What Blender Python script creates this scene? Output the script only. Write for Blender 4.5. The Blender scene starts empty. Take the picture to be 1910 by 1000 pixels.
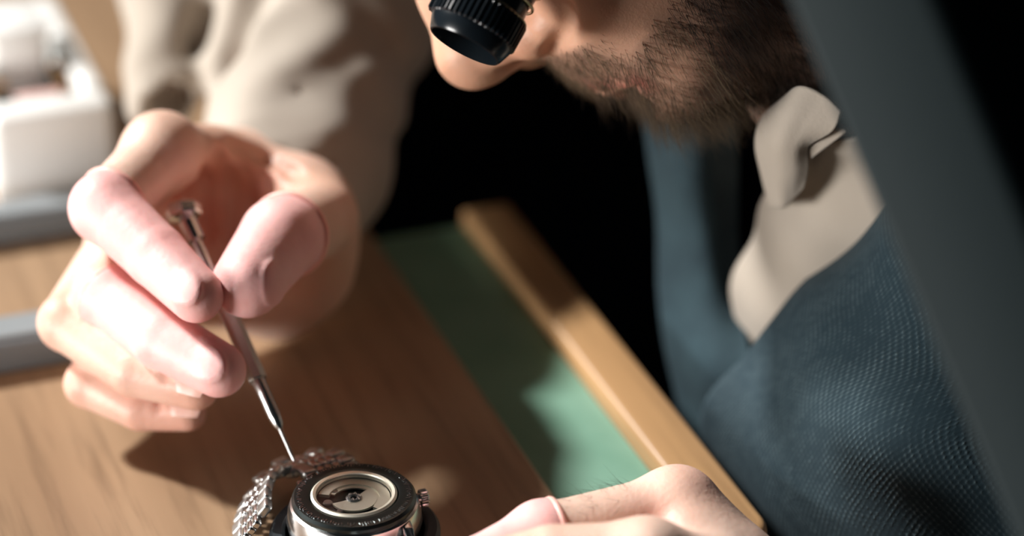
import bpy, bmesh, math, random
import numpy as np
from mathutils import Vector, Matrix

random.seed(7); rng = np.random.default_rng(7)
S = bpy.context.scene
COL = S.collection

# ------------------------------------------------------------------ camera, world, light
PITCH = math.radians(27.5)
CAMH = 0.491
LENS = 100.0
FPX = LENS / 36.0 * 1910.0
FWD = np.array([0, math.cos(PITCH), -math.sin(PITCH)])
UPV = np.array([0, math.sin(PITCH), math.cos(PITCH)])
RGT = np.array([1.0, 0, 0])
CAM = np.array([0, 0, CAMH])
cd = bpy.data.cameras.new('camera'); cam = bpy.data.objects.new('camera', cd); COL.objects.link(cam)
cam.location = CAM; cam.rotation_euler = (math.pi / 2 - PITCH, 0, 0)
cd.lens = LENS; cd.sensor_width = 36; cd.clip_start = 0.02
cd.dof.use_dof = True; cd.dof.focus_distance = 0.882; cd.dof.aperture_fstop = 3.2
S.camera = cam

w = bpy.data.worlds.new('world'); S.world = w; w.use_nodes = True
w.node_tree.nodes['Background'].inputs[0].default_value = (0.42, 0.62, 0.72, 1)
w.node_tree.nodes['Background'].inputs[1].default_value = 0.012
SUN_FROM = Vector((-0.67, 0.35, 0.67)).normalized()
sd = bpy.data.lights.new('sun', 'SUN'); sun = bpy.data.objects.new('sun', sd); COL.objects.link(sun)
sd.energy = 7.2; sd.angle = math.radians(6); sd.color = (1.0, 0.97, 0.93)
sun.rotation_euler = SUN_FROM.to_track_quat('Z', 'Y').to_euler(); sun.location = (-1, -0.3, 1.2)
ad = bpy.data.lights.new('fill_light', 'AREA'); fill = bpy.data.objects.new('fill_light', ad); COL.objects.link(fill)  # low fill lamp added off to the left, brightens upright surfaces, spares the bench
ad.shape = 'RECTANGLE'; ad.size = 0.7; ad.size_y = 0.34; ad.energy = 48; ad.color = (1.0, 0.97, 0.93)
FILLPOS = Vector((-1.60, 0.0, 0.14)); fill.location = FILLPOS
fill.rotation_euler = (FILLPOS - Vector((0.0, 0.88, 0.05))).to_track_quat('Z', 'Y').to_euler()
S.view_settings.view_transform = 'Standard'; S.view_settings.look = 'None'
S.view_settings.exposure = -0.12; S.view_settings.gamma = 1.0; S.view_settings.use_curve_mapping = False

# ------------------------------------------------------------------ measuring helpers
def P(px, py, d):
    """point seen at photograph pixel (px, py) at d metres in front of the lens"""
    return CAM + (px - 955) / FPX * d * RGT - (py - 500) / FPX * d * UPV + d * FWD
def D(px, py, z=0.0):
    """point of the horizontal plane z seen at a pixel"""
    r = (px - 955) / FPX * RGT - (py - 500) / FPX * UPV + FWD
    return CAM + r * ((z - CAMH) / r[2])
def unit(v):
    v = np.asarray(v, float); return v / np.linalg.norm(v)

# ------------------------------------------------------------------ materials
def mat(name, col, rough=0.5, metal=0.0, **kw):
    m = bpy.data.materials.new(name); m.use_nodes = True
    b = m.node_tree.nodes['Principled BSDF']
    b.inputs['Base Color'].default_value = (*col, 1); b.inputs['Roughness'].default_value = rough
    b.inputs['Metallic'].default_value = metal
    for k, v in kw.items(): b.inputs[k.replace('_', ' ')].default_value = v
    return m
def NT(m): return m.node_tree.nodes, m.node_tree.links, m.node_tree.nodes['Principled BSDF']
def noise(m, scale, detail=4, coord='Object', stretch=None, rough=0.5):
    n, l, b = NT(m)
    tc = n.new('ShaderNodeTexCoord'); t = n.new('ShaderNodeTexNoise')
    t.inputs['Scale'].default_value = scale; t.inputs['Detail'].default_value = detail; t.inputs['Roughness'].default_value = rough
    src = tc.outputs[coord]
    if stretch is not None:
        mp = n.new('ShaderNodeMapping'); mp.inputs['Scale'].default_value = stretch
        l.new(src, mp.inputs[0]); src = mp.outputs[0]
    l.new(src, t.inputs['Vector'])
    return t.outputs['Fac']
def ramp(m, fac, stops):
    n, l, b = NT(m)
    r = n.new('ShaderNodeValToRGB'); e = r.color_ramp.elements
    e[0].position, e[0].color = stops[0][0], (*stops[0][1], 1); e[1].position, e[1].color = stops[-1][0], (*stops[-1][1], 1)
    for p, c in stops[1:-1]:
        x = e.new(p); x.color = (*c, 1)
    l.new(fac, r.inputs[0]); return r.outputs[0]
def mixc(m, fac, a, bcol, mode='MIX'):
    n, l, b = NT(m)
    x = n.new('ShaderNodeMix'); x.data_type = 'RGBA'; x.blend_type = mode
    if isinstance(fac, (int, float)): x.inputs[0].default_value = fac
    else: l.new(fac, x.inputs[0])
    for i, v in ((6, a), (7, bcol)):
        if isinstance(v, tuple): x.inputs[i].default_value = (*v, 1)
        else: l.new(v, x.inputs[i])
    return x.outputs[2]
def bump(m, h, strength, dist, prev=None):
    n, l, b = NT(m)
    x = n.new('ShaderNodeBump'); x.inputs['Strength'].default_value = strength; x.inputs['Distance'].default_value = dist
    l.new(h, x.inputs['Height'])
    if prev is not None: l.new(prev, x.inputs['Normal'])
    l.new(x.outputs[0], b.inputs['Normal']); return x.outputs[0]
def math_(m, op, a, b_=None):
    n, l, b = NT(m); x = n.new('ShaderNodeMath'); x.operation = op
    for i, v in enumerate((a, b_)):
        if v is None: continue
        if isinstance(v, (int, float)): x.inputs[i].default_value = v
        else: l.new(v, x.inputs[i])
    return x.outputs[0]
def base(m, c):
    n, l, b = NT(m); l.new(c, b.inputs['Base Color'])

def attr(m, name):
    n, l, b = NT(m); a = n.new('ShaderNodeAttribute'); a.attribute_name = name; return a.outputs['Fac']

M = {}
def skin_material():
    m = mat('skin', (0.72, 0.45, 0.34), 0.48, Subsurface_Weight=0.30, Subsurface_Scale=0.004)
    n, l, b = NT(m); b.inputs['Subsurface Radius'].default_value = (1.0, 0.32, 0.18); b.inputs['Specular IOR Level'].default_value = 0.42
    c = ramp(m, noise(m, 38, 5), [(0.3, (0.70, 0.47, 0.37)), (0.7, (0.80, 0.58, 0.48))])
    c = mixc(m, attr(m, 'red'), c, (0.60, 0.19, 0.13))
    c = mixc(m, attr(m, 'tan'), c, (0.56, 0.29, 0.175))
    c = mixc(m, attr(m, 'stubble'), c, (0.055, 0.034, 0.026))
    c = mixc(m, attr(m, 'lip'), c, (0.50, 0.16, 0.13))
    base(m, c)
    b1 = bump(m, noise(m, 1500, 3), 0.25, 0.0004)
    bump(m, noise(m, 520, 4), 0.18, 0.0009, b1)
    return m
M['skin'] = skin_material()
M['nail'] = mat('nail', (0.74, 0.47, 0.40), 0.4, Subsurface_Weight=0.2, Subsurface_Scale=0.002)
m = M['cot'] = mat('pink_latex', (0.90, 0.50, 0.47), 0.52, Subsurface_Weight=0.25, Subsurface_Scale=0.003)
base(m, ramp(m, noise(m, 60, 4), [(0.3, (0.86, 0.44, 0.42)), (0.7, (0.90, 0.54, 0.52))]))
bump(m, noise(m, 170, 4), 0.25, 0.0012)
M['cotrim'] = mat('pink_latex_rim', (0.95, 0.50, 0.44), 0.4, Subsurface_Weight=0.25, Subsurface_Scale=0.003)

def wood(name, dark, light, scale=1.0, rough=0.45):
    m = mat(name, light, rough)
    g = noise(m, 1.0, 6, 'Object', (160 * scale, 9 * scale, 60 * scale), 0.6)
    g2 = noise(m, 1.0, 5, 'Object', (28 * scale, 2.2 * scale, 14 * scale), 0.5)
    c = ramp(m, g2, [(0.3, dark), (0.62, light)])
    c = mixc(m, math_(m, 'MULTIPLY', ramp(m, g, [(0.5, (0, 0, 0)), (0.7, (1, 1, 1))]), 0.55), c, tuple(x * 0.55 for x in dark))
    base(m, c); bump(m, g, 0.2, 0.0006)
    return m
M['oak'] = wood('oak', (0.30, 0.185, 0.105), (0.44, 0.29, 0.175))
M['rim'] = wood('beech_rim', (0.38, 0.215, 0.095), (0.47, 0.28, 0.13), 0.7)
m = M['green'] = mat('green_leather', (0.17, 0.36, 0.26), 0.55)
base(m, ramp(m, noise(m, 30, 4), [(0.3, (0.15, 0.31, 0.225)), (0.7, (0.20, 0.37, 0.28))])); bump(m, noise(m, 900, 3), 0.15, 0.0005)
M['white'] = mat('white_plastic', (0.86, 0.86, 0.84), 0.35)
M['paleblue'] = mat('pale_blue_plastic', (0.60, 0.68, 0.72), 0.4)
M['grey'] = mat('grey_rail', (0.16, 0.18, 0.195), 0.45)
M['steel'] = mat('steel', (0.62, 0.62, 0.62), 0.22, 1.0)
M['steel_dark'] = mat('steel_dark', (0.085, 0.10, 0.10), 0.30, 1.0)
m = M['steel_brushed'] = mat('steel_brushed', (0.55, 0.55, 0.54), 0.34, 1.0)
bump(m, noise(m, 1, 3, 'Object', (4000, 300, 4000)), 0.15, 0.0003)
M['barrel'] = mat('barrel_steel', (0.60, 0.61, 0.58), 0.48, 1.0)
M['rotor'] = mat('rotor_plate', (0.84, 0.80, 0.68), 0.45, 1.0)
M['black'] = mat('black_plastic', (0.006, 0.009, 0.012), 0.22)
M['rubber'] = mat('black_rubber', (0.015, 0.022, 0.028), 0.5)
m = M['glass'] = mat('glass', (1, 1, 1), 0.02, Transmission_Weight=1.0)
M['brass'] = mat('brass_wire', (0.55, 0.47, 0.33), 0.25, 1.0)
m = M['slate'] = mat('slate_paint', (0.0078, 0.0150, 0.0170), 0.65, Specular_IOR_Level=0.25)
bump(m, noise(m, 300, 3), 0.1, 0.0005)
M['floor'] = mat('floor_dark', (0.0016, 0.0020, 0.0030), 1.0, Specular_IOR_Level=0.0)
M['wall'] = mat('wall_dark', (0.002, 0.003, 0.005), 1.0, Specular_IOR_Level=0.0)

def shirt_material():
    m = mat('beige_cotton', (0.42, 0.36, 0.29), 0.85)
    c = ramp(m, noise(m, 14, 4), [(0.3, (0.33, 0.285, 0.235)), (0.7, (0.41, 0.36, 0.305))])
    base(m, c); bump(m, noise(m, 900, 2), 0.2, 0.0006)
    NT(m)[2].inputs['Sheen Weight'].default_value = 0.15
    return m
M['shirt'] = shirt_material()

def knit_material():
    m = mat('navy_weave', (0.03, 0.06, 0.08), 0.9)
    n, l, b = NT(m)
    uv = n.new('ShaderNodeUVMap'); sp = n.new('ShaderNodeSeparateXYZ')
    wob = n.new('ShaderNodeTexNoise'); wob.inputs['Scale'].default_value = 30
    l.new(uv.outputs[0], wob.inputs['Vector'])
    add = n.new('ShaderNodeVectorMath'); add.operation = 'MULTIPLY_ADD'
    add.inputs[1].default_value = (0.004, 0.004, 0); l.new(wob.outputs['Color'], add.inputs[0]); l.new(uv.outputs[0], add.inputs[2])
    l.new(add.outputs[0], sp.inputs[0])
    pitch = 0.0023
    u = math_(m, 'MULTIPLY', sp.outputs[0], 2 * math.pi / pitch); v = math_(m, 'MULTIPLY', sp.outputs[1], 2 * math.pi / (pitch * 1.35))
    s = math_(m, 'ADD', math_(m, 'MULTIPLY', math_(m, 'SINE', u), math_(m, 'SINE', v)), 0.0)
    s2 = math_(m, 'MULTIPLY', math_(m, 'ADD', s, 1.0), 0.5)
    mot = math_(m, 'ADD', math_(m, 'MULTIPLY', noise(m, 190, 5, 'UV', None, 0.7), 0.6), math_(m, 'MULTIPLY', noise(m, 42, 3, 'UV'), 0.4))
    fine = noise(m, 900, 3, 'UV')
    f = math_(m, 'MULTIPLY', math_(m, 'MULTIPLY', s2, s2), ramp(m, mot, [(0.42, (0.10, 0.10, 0.10)), (0.60, (1, 1, 1))]))
    f = math_(m, 'MULTIPLY', f, ramp(m, fine, [(0.3, (0.35, 0.35, 0.35)), (0.7, (1, 1, 1))]))
    c = mixc(m, f, (0.005, 0.022, 0.033), (0.085, 0.130, 0.148))
    base(m, c); bump(m, f, 0.5, 0.0011)
    return m
M['knit'] = knit_material()
m = M['denim'] = mat('navy_cloth', (0.03, 0.075, 0.105), 0.9)
base(m, ramp(m, noise(m, 60, 5), [(0.3, (0.007, 0.026, 0.037)), (0.72, (0.020, 0.050, 0.064))])); bump(m, noise(m, 700, 3), 0.4, 0.001)
m = M['hair'] = mat('beard_hair', (0.05, 0.03, 0.02), 0.5, Specular_IOR_Level=0.2)
base(m, mixc(m, attr(m, 'light'), (0.014, 0.009, 0.008), (0.25, 0.175, 0.105)))
M['pink'] = mat('pink_card', (0.75, 0.48, 0.44), 0.6)
M['darkgreen'] = mat('dark_bottle', (0.03, 0.06, 0.055), 0.25)
M['amber'] = mat('amber_cap', (0.30, 0.14, 0.03), 0.35)
M['trousers'] = mat('trousers', (0.012, 0.014, 0.018), 0.9)

# ------------------------------------------------------------------ object helpers
def link(name, me, parent=None, material=None, smooth=False):
    o = bpy.data.objects.new(name, me); COL.objects.link(o)
    if parent is not None: o.parent = parent
    if material is not None and not me.materials: me.materials.append(M[material] if isinstance(material, str) else material)
    if smooth: me.shade_smooth()
    return o
def empty(name, loc=(0, 0, 0)):
    o = bpy.data.objects.new(name, None); COL.objects.link(o); o.location = loc; o.empty_display_size = 0.02; return o
def tag(o, label, cat, group=None, kind=None):
    o['label'] = label; o['category'] = cat
    if group: o['group'] = group
    if kind: o['kind'] = kind
    return o
def struct(o, label):
    o['kind'] = 'structure'; o['label'] = label; return o
def meshdata(name, v, f):
    me = bpy.data.meshes.new(name); me.from_pydata([tuple(map(float, x)) for x in v], [], [tuple(map(int, x)) for x in f]); me.update(); return me
def bm_obj(name, bm, parent, material, smooth=False):
    me = bpy.data.meshes.new(name); bm.normal_update(); bm.to_mesh(me); bm.free()
    return link(name, me, parent, material, smooth)
def frame(origin, zdir, xhint=(1, 0, 0)):
    z = unit(zdir); x = np.asarray(xhint, float); x = unit(x - z * np.dot(x, z)); y = np.cross(z, x)
    return Matrix(((x[0], y[0], z[0], origin[0]), (x[1], y[1], z[1], origin[1]), (x[2], y[2], z[2], origin[2]), (0, 0, 0, 1)))
def lathe(prof, seg=64, rfun=None):
    """prof: list of (r, z); rfun(angle, r, z, i) -> r. Axis z, local frame."""
    v, f = [], []
    for i, (r, z) in enumerate(prof):
        for k in range(seg):
            a = 2 * math.pi * k / seg; rr = rfun(a, r, z, i) if rfun else r
            v.append((rr * math.cos(a), rr * math.sin(a), z))
    n = len(prof)
    for i in range(n - 1):
        for k in range(seg):
            k2 = (k + 1) % seg
            f.append((i * seg + k, i * seg + k2, (i + 1) * seg + k2, (i + 1) * seg + k))
    if prof[0][0] > 1e-6: f.append(tuple(range(seg - 1, -1, -1)))
    if prof[-1][0] > 1e-6: f.append(tuple((n - 1) * seg + k for k in range(seg)))
    return v, f
def lathe_obj(name, prof, parent, material, matrix=None, seg=64, rfun=None, smooth=True, autosmooth=True, close=False):
    if close: prof = prof + [prof[0]]
    v, f = lathe(prof, seg, rfun)
    if close: f = f[:-2] if prof[0][0] > 1e-6 else f
    me = meshdata(name, v, f); o = link(name, me, parent, material, smooth)
    if close:
        bm = bmesh.new(); bm.from_mesh(me); bmesh.ops.remove_doubles(bm, verts=bm.verts, dist=1e-7); bmesh.ops.recalc_face_normals(bm, faces=bm.faces); bm.to_mesh(me); bm.free()
    if autosmooth: me.set_sharp_from_angle(angle=math.radians(32))
    if matrix is not None: o.matrix_local = matrix
    return o
def box_bm(bm, c, sx, sy, sz, bevel=0.0, seg=2, mx=None):
    r = bmesh.ops.create_cube(bm, size=1.0)
    vs = r['verts']
    for v in vs: v.co = Vector((v.co.x * sx, v.co.y * sy, v.co.z * sz))
    if bevel > 0:
        es = list({e for v in vs for e in v.link_edges})
        rb = bmesh.ops.bevel(bm, geom=es, offset=bevel, segments=seg, profile=0.5, affect='EDGES')
        vs = list({v for f in rb['faces'] for v in f.verts} | {v for v in vs if v.is_valid})
    for v in vs:
        v.co = v.co + Vector(c)
        if mx is not None: v.co = mx @ v.co
    return vs
def tube(name, pts, rad, parent, material, seg=10):
    pts = [np.asarray(p, float) for p in pts]; n = len(pts); v, f = [], []
    rr = rad if isinstance(rad, (list, tuple)) else [rad] * n
    up = np.array([0.31, 0.17, 0.93])
    for i, p in enumerate(pts):
        t = unit(pts[min(i + 1, n - 1)] - pts[max(i - 1, 0)])
        a = unit(np.cross(t, up)); b = np.cross(t, a)
        for k in range(seg):
            an = 2 * math.pi * k / seg; v.append(p + rr[i] * (math.cos(an) * a + math.sin(an) * b))
    for i in range(n - 1):
        for k in range(seg):
            k2 = (k + 1) % seg; f.append((i * seg + k, i * seg + k2, (i + 1) * seg + k2, (i + 1) * seg + k))
    f.append(tuple(range(seg - 1, -1, -1))); f.append(tuple((n - 1) * seg + k for k in range(seg)))
    return link(name, meshdata(name, v, f), parent, material, True)

# ------------------------------------------------------------------ implicit surfaces (smooth blends of tapered limbs)
def surf(F, px, py, d0=0.90, d1=1.06, n=320):
    """depth at which the ray of a pixel first enters the field"""
    ds = np.linspace(d0, d1, n); pts = np.array([P(px, py, d) for d in ds]); ix = np.round((pts - F.lo) / F.h).astype(int)
    ok = ((ix >= 0) & (ix < F.n)).all(1); v = np.full(n, 1.0); v[ok] = F.f[ix[ok, 0], ix[ok, 1], ix[ok, 2]]
    h_ = np.nonzero(v < 0)[0]; return ds[h_[0]] if len(h_) else None
def crease(F, poly, r, k, depth=0.0):
    pp = []
    for (a, b), (c, d) in zip(poly[:-1], poly[1:]):
        for t in np.linspace(0, 1, 10): pp.append((a + (c - a) * t, b + (d - b) * t))
    q = []
    for x, y in pp:
        ds = surf(F, x, y)
        if ds is not None: q.append(P(x, y, ds + depth))
    for i in range(len(q) - 1):
        if np.linalg.norm(q[i + 1] - q[i]) < 0.02:
            e = 0.35 + 0.65 * math.sin(math.pi * (i + 0.5) / (len(q) - 1)); F.cone(q[i], q[i + 1], r * e, r * e, k, 's')
class Field:
    def __init__(s, lo, hi, h):
        s.lo = np.asarray(lo, np.float32); s.h = h
        n = np.ceil((np.asarray(hi) - np.asarray(lo)) / h).astype(int) + 1
        s.n = n; s.f = np.full(n, 1.0, np.float32) * 1e3 * h
        s.ax = [s.lo[i] + h * np.arange(n[i], dtype=np.float32) for i in range(3)]
    def _sl(s, lo, hi):
        a = np.clip(np.floor((np.asarray(lo) - s.lo) / s.h).astype(int), 0, s.n); b = np.clip(np.ceil((np.asarray(hi) - s.lo) / s.h).astype(int) + 1, 0, s.n)
        if np.any(b <= a): return None, None
        sl = tuple(slice(a[i], b[i]) for i in range(3))
        g = np.stack(np.meshgrid(*[s.ax[i][sl[i]] for i in range(3)], indexing='ij'), -1)
        return sl, g
    def apply(s, dist, lo, hi, k, op):
        mg = k * 1.6 + 4 * s.h
        sl, g = s._sl(np.asarray(lo) - mg, np.asarray(hi) + mg)
        if sl is None: return
        d = dist(g).astype(np.float32); f = s.f[sl]
        if op == 'u':
            h_ = np.maximum(k - np.abs(f - d), 0) / max(k, 1e-9); s.f[sl] = np.minimum(f, d) - h_ * h_ * k * 0.25
        elif op == 's':
            d = -d; h_ = np.maximum(k - np.abs(f - d), 0) / max(k, 1e-9); s.f[sl] = np.maximum(f, d) + h_ * h_ * k * 0.25
    def cone(s, a, b, ra, rb, k=0.003, op='u', flat=None):
        a = np.asarray(a, np.float32); b = np.asarray(b, np.float32); R = max(ra, rb)
        ab = b - a; L2 = float(ab @ ab) + 1e-12
        if flat is not None: fw, fs = np.asarray(flat[0], np.float32), flat[1]
        def dist(g):
            p = g - a
            t = np.clip((p @ ab) / L2, 0, 1)
            q = p - t[..., None] * ab
            if flat is not None: q = q + ((fs - 1) * (q @ fw))[..., None] * fw
            return np.sqrt((q * q).sum(-1)) - (ra + (rb - ra) * t)
        s.apply(dist, np.minimum(a, b) - R, np.maximum(a, b) + R, k, op)
    def ball(s, c, r, k=0.003, op='u'): s.cone(c, np.asarray(c) + 1e-5, r, r, k, op)
    def ell(s, c, r, k=0.003, op='u', axes=None):
        c = np.asarray(c, np.float32); r = np.asarray(r, np.float32); A = np.eye(3, dtype=np.float32) if axes is None else np.asarray(axes, np.float32)
        def dist(g):
            q = (g - c) @ A.T
            k0 = np.sqrt(((q / r) ** 2).sum(-1)); k1 = np.sqrt(((q / (r * r)) ** 2).sum(-1)) + 1e-9
            return k0 * (k0 - 1) / k1
        s.apply(dist, c - r.max(), c + r.max(), k, op)
    def plane_cut(s, p, nrm):
        p = np.asarray(p, np.float32); nrm = np.asarray(nrm, np.float32)
        g = np.stack(np.meshgrid(*s.ax, indexing='ij'), -1)
        s.f = np.maximum(s.f, (g - p) @ nrm)
    def add(s, fun):
        g = np.stack(np.meshgrid(*s.ax, indexing='ij'), -1); s.f = s.f + fun(g).astype(np.float32)
    def mesh(s):
        f = s.f; ins = f < 0; nx, ny, nz = f.shape
        c = np.zeros((nx - 1, ny - 1, nz - 1), np.int8)
        for i in (0, 1):
            for j in (0, 1):
                for k in (0, 1): c += ins[i:nx - 1 + i, j:ny - 1 + j, k:nz - 1 + k]
        act = (c > 0) & (c < 8); ijk = np.argwhere(act); idx = -np.ones(act.shape, np.int64); idx[act] = np.arange(len(ijk))
        acc = np.zeros((len(ijk), 3)); cnt = np.zeros(len(ijk))
        I, J, K = ijk.T
        for ax in range(3):
            for u in (0, 1):
                for v in (0, 1):
                    o = [0, 0, 0]; o[(ax + 1) % 3] = u; o[(ax + 2) % 3] = v; e = [0, 0, 0]; e[ax] = 1
                    a = f[I + o[0], J + o[1], K + o[2]]; b = f[I + o[0] + e[0], J + o[1] + e[1], K + o[2] + e[2]]
                    x = (a < 0) != (b < 0); t = np.where(x, a / np.where(x, a - b, 1), 0)
                    pt = np.array(o, float)[None, :] + t[:, None] * np.array(e, float)[None, :]
                    acc[x] += pt[x]; cnt[x] += 1
        V = s.lo + s.h * (ijk + acc / cnt[:, None])
        quads = []
        for ax in range(3):
            a1, a2 = (ax + 1) % 3, (ax + 2) % 3
            sl0 = [slice(None)] * 3; sl1 = [slice(None)] * 3
            sl0[ax] = slice(0, -1); sl1[ax] = slice(1, None)
            for q in (a1, a2): sl0[q] = slice(1, -1); sl1[q] = slice(1, -1)
            A, B = ins[tuple(sl0)], ins[tuple(sl1)]
            for flip, mk in ((False, A & ~B), (True, ~A & B)):
                e = np.argwhere(mk)
                if not len(e): continue
                e[:, a1] += 1; e[:, a2] += 1
                cs = []
                for d1, d2 in ((-1, -1), (0, -1), (0, 0), (-1, 0)):
                    x = e.copy(); x[:, a1] += d1; x[:, a2] += d2; cs.append(idx[x[:, 0], x[:, 1], x[:, 2]])
                q = np.stack(cs, 1)
                quads.append(q[:, ::-1] if flip else q)
        Q = np.concatenate(quads); Q = Q[(Q >= 0).all(1)]
        return V, Q
def mesh_np(name, V, Q):
    me = bpy.data.meshes.new(name)
    me.vertices.add(len(V)); me.vertices.foreach_set('co', np.asarray(V, np.float32).ravel())
    me.loops.add(Q.size); me.loops.foreach_set('vertex_index', Q.astype(np.int32).ravel())
    me.polygons.add(len(Q)); me.polygons.foreach_set('loop_start', np.arange(0, Q.size, Q.shape[1], dtype=np.int32))
    me.update(calc_edges=True); me.validate(); return me
def setattr_(me, name, vals):
    a = me.attributes.new(name, 'FLOAT', 'POINT'); a.data.foreach_set('value', np.asarray(vals, np.float32))
def relax(V, Q, it=2, lam=0.5):
    for _ in range(it):
        acc = np.zeros_like(V); c = np.zeros(len(V))
        for a, b in ((0, 1), (1, 2), (2, 3), (3, 0)):
            np.add.at(acc, Q[:, a], V[Q[:, b]]); np.add.at(acc, Q[:, b], V[Q[:, a]])
            np.add.at(c, Q[:, a], 1); np.add.at(c, Q[:, b], 1)
        V = V + lam * (acc / np.maximum(c, 1)[:, None] - V)
    return V
def gauss(V, pts, sig):
    o = np.zeros(len(V))
    for p in pts: o = np.maximum(o, np.exp(-((V - np.asarray(p)) ** 2).sum(1) / (2 * sig * sig)))
    return o

# ------------------------------------------------------------------ the room
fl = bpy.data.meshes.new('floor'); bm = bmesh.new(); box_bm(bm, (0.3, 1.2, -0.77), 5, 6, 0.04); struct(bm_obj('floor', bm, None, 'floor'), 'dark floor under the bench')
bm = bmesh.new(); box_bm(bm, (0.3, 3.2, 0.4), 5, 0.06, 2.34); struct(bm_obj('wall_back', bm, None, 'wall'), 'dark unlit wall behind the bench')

# ------------------------------------------------------------------ watchmaker's bench with a sunken green trough along the front edge
g0, g1 = D(868, 408), D(1240, 890)
E = unit((g0 - g1) * np.array([1, 1, 0])); N = np.array([E[1], -E[0], 0.0])       # E runs along the bench edge away from the lens, N out to the sitter
ORG = np.array([*(D(1240, 890)[:2]), 0.0])
def en(p): q = np.asarray(p) - ORG; return float(q @ E), float(q @ N)
BM = Matrix(((N[0], E[0], 0, ORG[0]), (N[1], E[1], 0, ORG[1]), (0, 0, 1, 0), (0, 0, 0, 1)))   # bench frame: x out to sitter, y along edge, z up
nl = np.mean([en(D(690, 452))[1], en(D(1050, 920))[1]])
nr = 0.0
no = np.mean([en(D(955, 415))[1], en(D(1430, 955))[1]])
e_near = en(D(1425, 995))[0]; e_far = en(D(850, 402))[0]
TH = 0.035; TD = 0.0045
bench = empty('workbench'); bench.matrix_world = BM
tag(bench, 'light oak watchmaker bench with a sunken green trough along its front edge', 'workbench')
def bench_box(name, x0, x1, y0, y1, z0, z1, material, bevel=0.002, seg=3):
    bm = bmesh.new(); box_bm(bm, ((x0 + x1) / 2, (y0 + y1) / 2, (z0 + z1) / 2), x1 - x0, y1 - y0, z1 - z0, bevel, seg)
    o = bm_obj(name, bm, bench, material, True); o.data.set_sharp_from_angle(angle=math.radians(40)); return o
bench_box('worktop', nl - 0.75, nl, e_near - 0.01, e_far + 0.75, -TH, 0, 'oak', 0.0015)
bench_box('trough_lining', nl + 0.0004, nr - 0.0004, e_near + 0.012, e_far - 0.0004, -TD - 0.01, -TD, 'green', 0.0)
bench_box('trough_lip', nl + 0.0005, nr + 0.0005, e_near + 0.004, e_near + 0.012, -TH, 0.0, 'rim', 0.003)
# rim with a rounded near corner
bm = bmesh.new(); pts = []
rr = 0.012; y0, y1 = e_near - 0.006, e_far
pts += [(nr, y0), (no - rr, y0)] + [(no - rr + rr * math.sin(a), y0 + rr - rr * math.cos(a)) for a in np.linspace(0.2, math.pi / 2, 8)] + [(no, y1), (nr, y1)]
vs = [bm.verts.new((x, y, -TH)) for x, y in pts]; f = bm.faces.new(vs); r = bmesh.ops.extrude_face_region(bm, geom=[f])
tv = [g for g in r['geom'] if isinstance(g, bmesh.types.BMVert)]
for v in tv: v.co.z = 0.003
bmesh.ops.recalc_face_normals(bm, faces=bm.faces)
bmesh.ops.bevel(bm, geom=[e for e in bm.edges if all(abs(v.co.z - 0.003) < 1e-6 for v in e.verts)], offset=0.003, segments=4, profile=0.5, affect='EDGES')
o = bm_obj('front_rim', bm, bench, 'rim', True); o.data.set_sharp_from_angle(angle=math.radians(40)); o['label'] = 'orange beech rim'
for xx, yy in ((nl - 0.7, e_near + 0.06), (nl - 0.7, e_far + 0.65), (nl - 0.05, e_far + 0.20), (nl - 0.05, e_far + 0.65)):
    bench_box('leg', xx - 0.025, xx + 0.025, yy - 0.025, yy + 0.025, -0.75, -TH, 'oak', 0.002)

# ------------------------------------------------------------------ grey rails and white organiser at the far end of the bench
def rail(px0, py0, length, wid, ht, label):
    """near bottom edge passes through the pixel; runs along the bench's N direction"""
    e0, n0 = en(D(px0, py0)); o = empty('grey_rail'); o.matrix_world = BM @ Matrix.Translation((n0, e0, 0))
    bm = bmesh.new(); box_bm(bm, (-0.02, wid / 2, ht / 2), length, wid, ht, 0.0025, 3); b = bm_obj('bar', bm, o, 'grey', True); b.data.set_sharp_from_angle(angle=math.radians(45))
    bm = bmesh.new(); box_bm(bm, (-0.02, wid * 0.5, ht + 0.0006), length - 0.004, wid * 0.72, 0.0016, 0.0005, 1); bm_obj('top_strip', bm, o, 'grey_top' if 'grey_top' in M else 'grey')
    tag(o, label, 'rail', 'grey rails lying on the bench')
M['grey_top'] = mat('grey_rail_top', (0.27, 0.30, 0.32), 0.4)
rail(100, 447, 0.16, 0.017, 0.011, 'narrow grey metal rail directly in front of the white organiser')
rail(100, 686, 0.13, 0.021, 0.0125, 'wide pale grey metal rail on the bench beside the curled ring finger')

e0, n0 = en(D(228, 366)); org = empty('parts_organiser'); org.matrix_world = BM @ Matrix.Translation((n0, e0, 0))
BX, BY, BZ = 0.0485, 0.12, 0.040
def obox(name, x0, x1, y0, y1, z0, z1, material, bev=0.002, parent=None):
    bm = bmesh.new(); box_bm(bm, ((x0 + x1) / 2, (y0 + y1) / 2, (z0 + z1) / 2), x1 - x0, y1 - y0, z1 - z0, bev, 3)
    o = bm_obj(name, bm, parent or org, material, True); o.data.set_sharp_from_angle(angle=math.radians(45)); return o
obox('front_wall', -BX, 0, 0, 0.018, 0, BZ, 'white', 0.0045)
obox('side_wall', -BX, -BX + 0.006, 0.0181, BY, 0, BZ, 'white', 0.003)
obox('side_wall', -0.010, 0, 0.0181, BY, 0, BZ, 'white', 0.003)
obox('back_wall', -BX + 0.0061, -0.0101, BY - 0.008, BY, 0, BZ, 'white', 0.002)
obox('tray_floor', -BX + 0.0061, -0.0101, 0.0181, BY - 0.0081, 0.002, 0.024, 'paleblue', 0.0005)
tag(org, 'white plastic organiser tray with a recessed compartment on the bench', 'organiser')
def onorg(name, x, y): o = empty(name); o.matrix_world = BM @ Matrix.Translation((n0 + x, e0 + y, 0.024)); return o
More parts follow.
